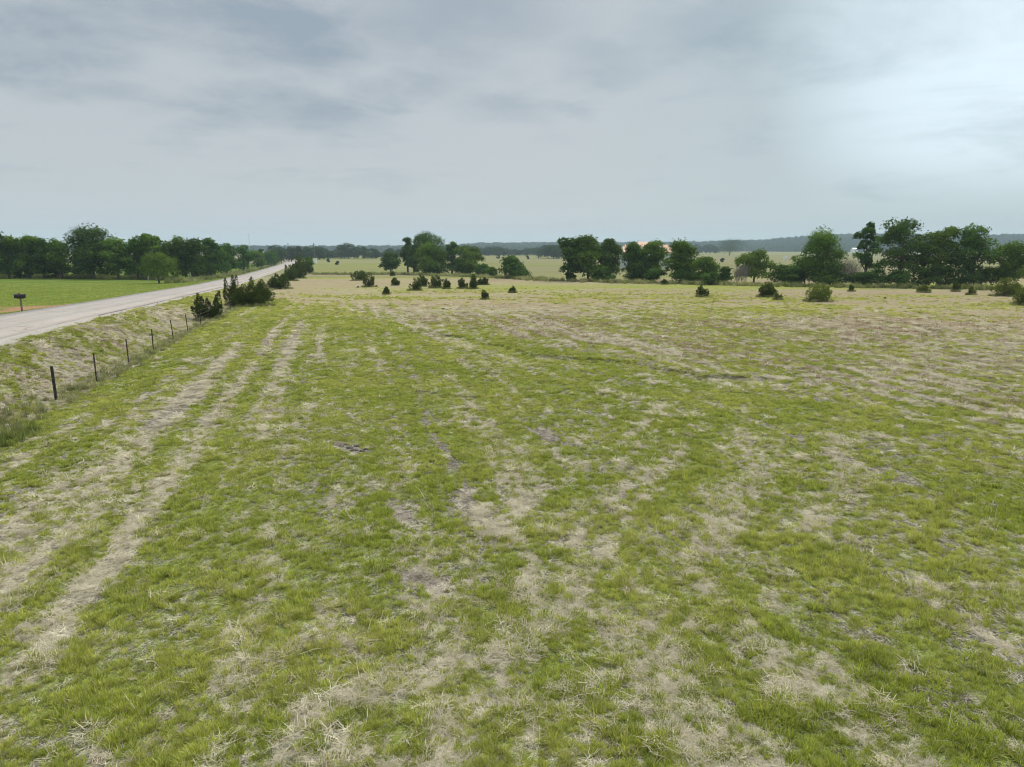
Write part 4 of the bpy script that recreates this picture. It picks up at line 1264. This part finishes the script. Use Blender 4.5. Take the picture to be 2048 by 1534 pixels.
W, D, WH = hw(104), 14.0, 0
top_z = CAM_H + (498 - 484) / FPX * 300 - bp.z
eave = CAM_H + (498 - 504) / FPX * 300 - bp.z
WH = eave
MB().box((-W / 2 + .5, -D / 2 + .5, -.3), (W / 2 - .5, D / 2 - .5, WH)).build('wall', wall_m, bld)


def roof(name, x0, x1, y0, y1, z0, z1, inset, mat, parent):
    mb = MB(); ym = (y0 + y1) / 2
    vs = [(x0, y0, z0), (x1, y0, z0), (x1, y1, z0), (x0, y1, z0), (x0 + inset, ym, z1), (x1 - inset, ym, z1)]
    vs += [(a, b, c - .18) for a, b, c in vs[:4]]
    mb.add(vs, [(0, 1, 5, 4), (1, 2, 5), (2, 3, 4, 5), (3, 0, 4), (6, 7, 1, 0), (7, 8, 2, 1), (8, 9, 3, 2), (9, 6, 0, 3), (9, 8, 7, 6)])
    return mb.build(name, mat, parent)


rf = roof('roof', -W / 2, W / 2, -D / 2, D / 2, WH + .01, WH + (top_z - WH) * .72, 2.0, roof_m, bld)
MB().box((-W * .2, -D / 2 + 1.2, WH + .9), (W * .12, D / 2 - 1.2, WH + (top_z - WH) * .55)).build('upper_wall', trim_m, bld)
roof('upper_roof', -W * .24, W * .16, -D / 2 + .6, D / 2 - .6, WH + (top_z - WH) * .55 + .01, top_z, 2.2, roof_m, bld)
nr = 24
for i in range(nr):
    x = -W / 2 + 2.3 + i * (W - 4.6) / (nr - 1)
    if -W * .25 < x < W * .17: continue
    ridge = WH + (top_z - WH) * .72
    MB().tube([(x, -D / 2 + .02, WH + .05), (x, -.05, ridge + .03)], .035, 4).build('seam', roof_m, rf)
for i in range(7):
    x = -W / 2 + 2.2 + i * (W - 4.4) / 6
    f = MB().box((x - .6, -D / 2 + .44, 1.0), (x + .6, -D / 2 + .497, 2.3)).build('window', trim_m, bld)
    MB().box((x - .5, -D / 2 + .41, 1.1), (x - .02, -D / 2 + .437, 2.2)).build('pane', glass_m, f)
    MB().box((x + .02, -D / 2 + .41, 1.1), (x + .5, -D / 2 + .437, 2.2)).build('pane', glass_m, f)
MB().box((W * .21, -D / 2 + .44, 0), (W * .21 + 1, -D / 2 + .497, 2.1)).build('door', trim_m, bld)


def shed(px, Y, wpx, hpx, label, name='shed'):
    p = at_depth(px, Y); w = wpx / FPX * Y; h = hpx / FPX * Y
    r = empty(name, p, R(12), label, 'shed')
    MB().box((-w / 2, -w / 3, 0), (w / 2, w / 3, h * .75)).build('wall', white_m, r)
    mb = MB(); e = w * .04
    vs = [(-w / 2 - e, -w / 3 - e, h * .75), (w / 2 + e, -w / 3 - e, h * .75), (w / 2 + e, w / 3 + e, h * .75), (-w / 2 - e, w / 3 + e, h * .75), (-w / 2 - e, 0, h), (w / 2 + e, 0, h)]
    mb.add([(a, b, c + .01) for a, b, c in vs], [(0, 1, 5, 4), (1, 2, 5), (2, 3, 4, 5), (3, 0, 4), (3, 2, 1, 0)])
    mb.build('roof', grey_m, r)
    MB().box((-w * .12, -w / 3 - .05, 0), (w * .12, -w / 3 - .003, h * .6)).build('door', grey_m, r)


shed(1708, 1500, 11, 9, 'small white shed below the far wooded hill')
shed(1570.5, 560, 5, 8, 'tiny pale blue-white shed alone in the far dry field')
shed(623, 520, 4, 6, 'tiny white shed left of the utility pole')

# ------------------------------------------------------------------ haze
hzb = MB().box((-4200, -120, -6), (4200, 5200, 95)).build('haze', None)
hm, g = material('haze_air')
vol = g.n('ShaderNodeVolumePrincipled', {}, Color=(.66, .83, 1.0, 1), Density=.00018, Anisotropy=.0)
g.n('ShaderNodeOutputMaterial', {}, Volume=vol)
hzb.data.materials.clear(); hzb.data.materials.append(hm)
tag(hzb, 'pale summer haze over the far fields', kind='stuff')
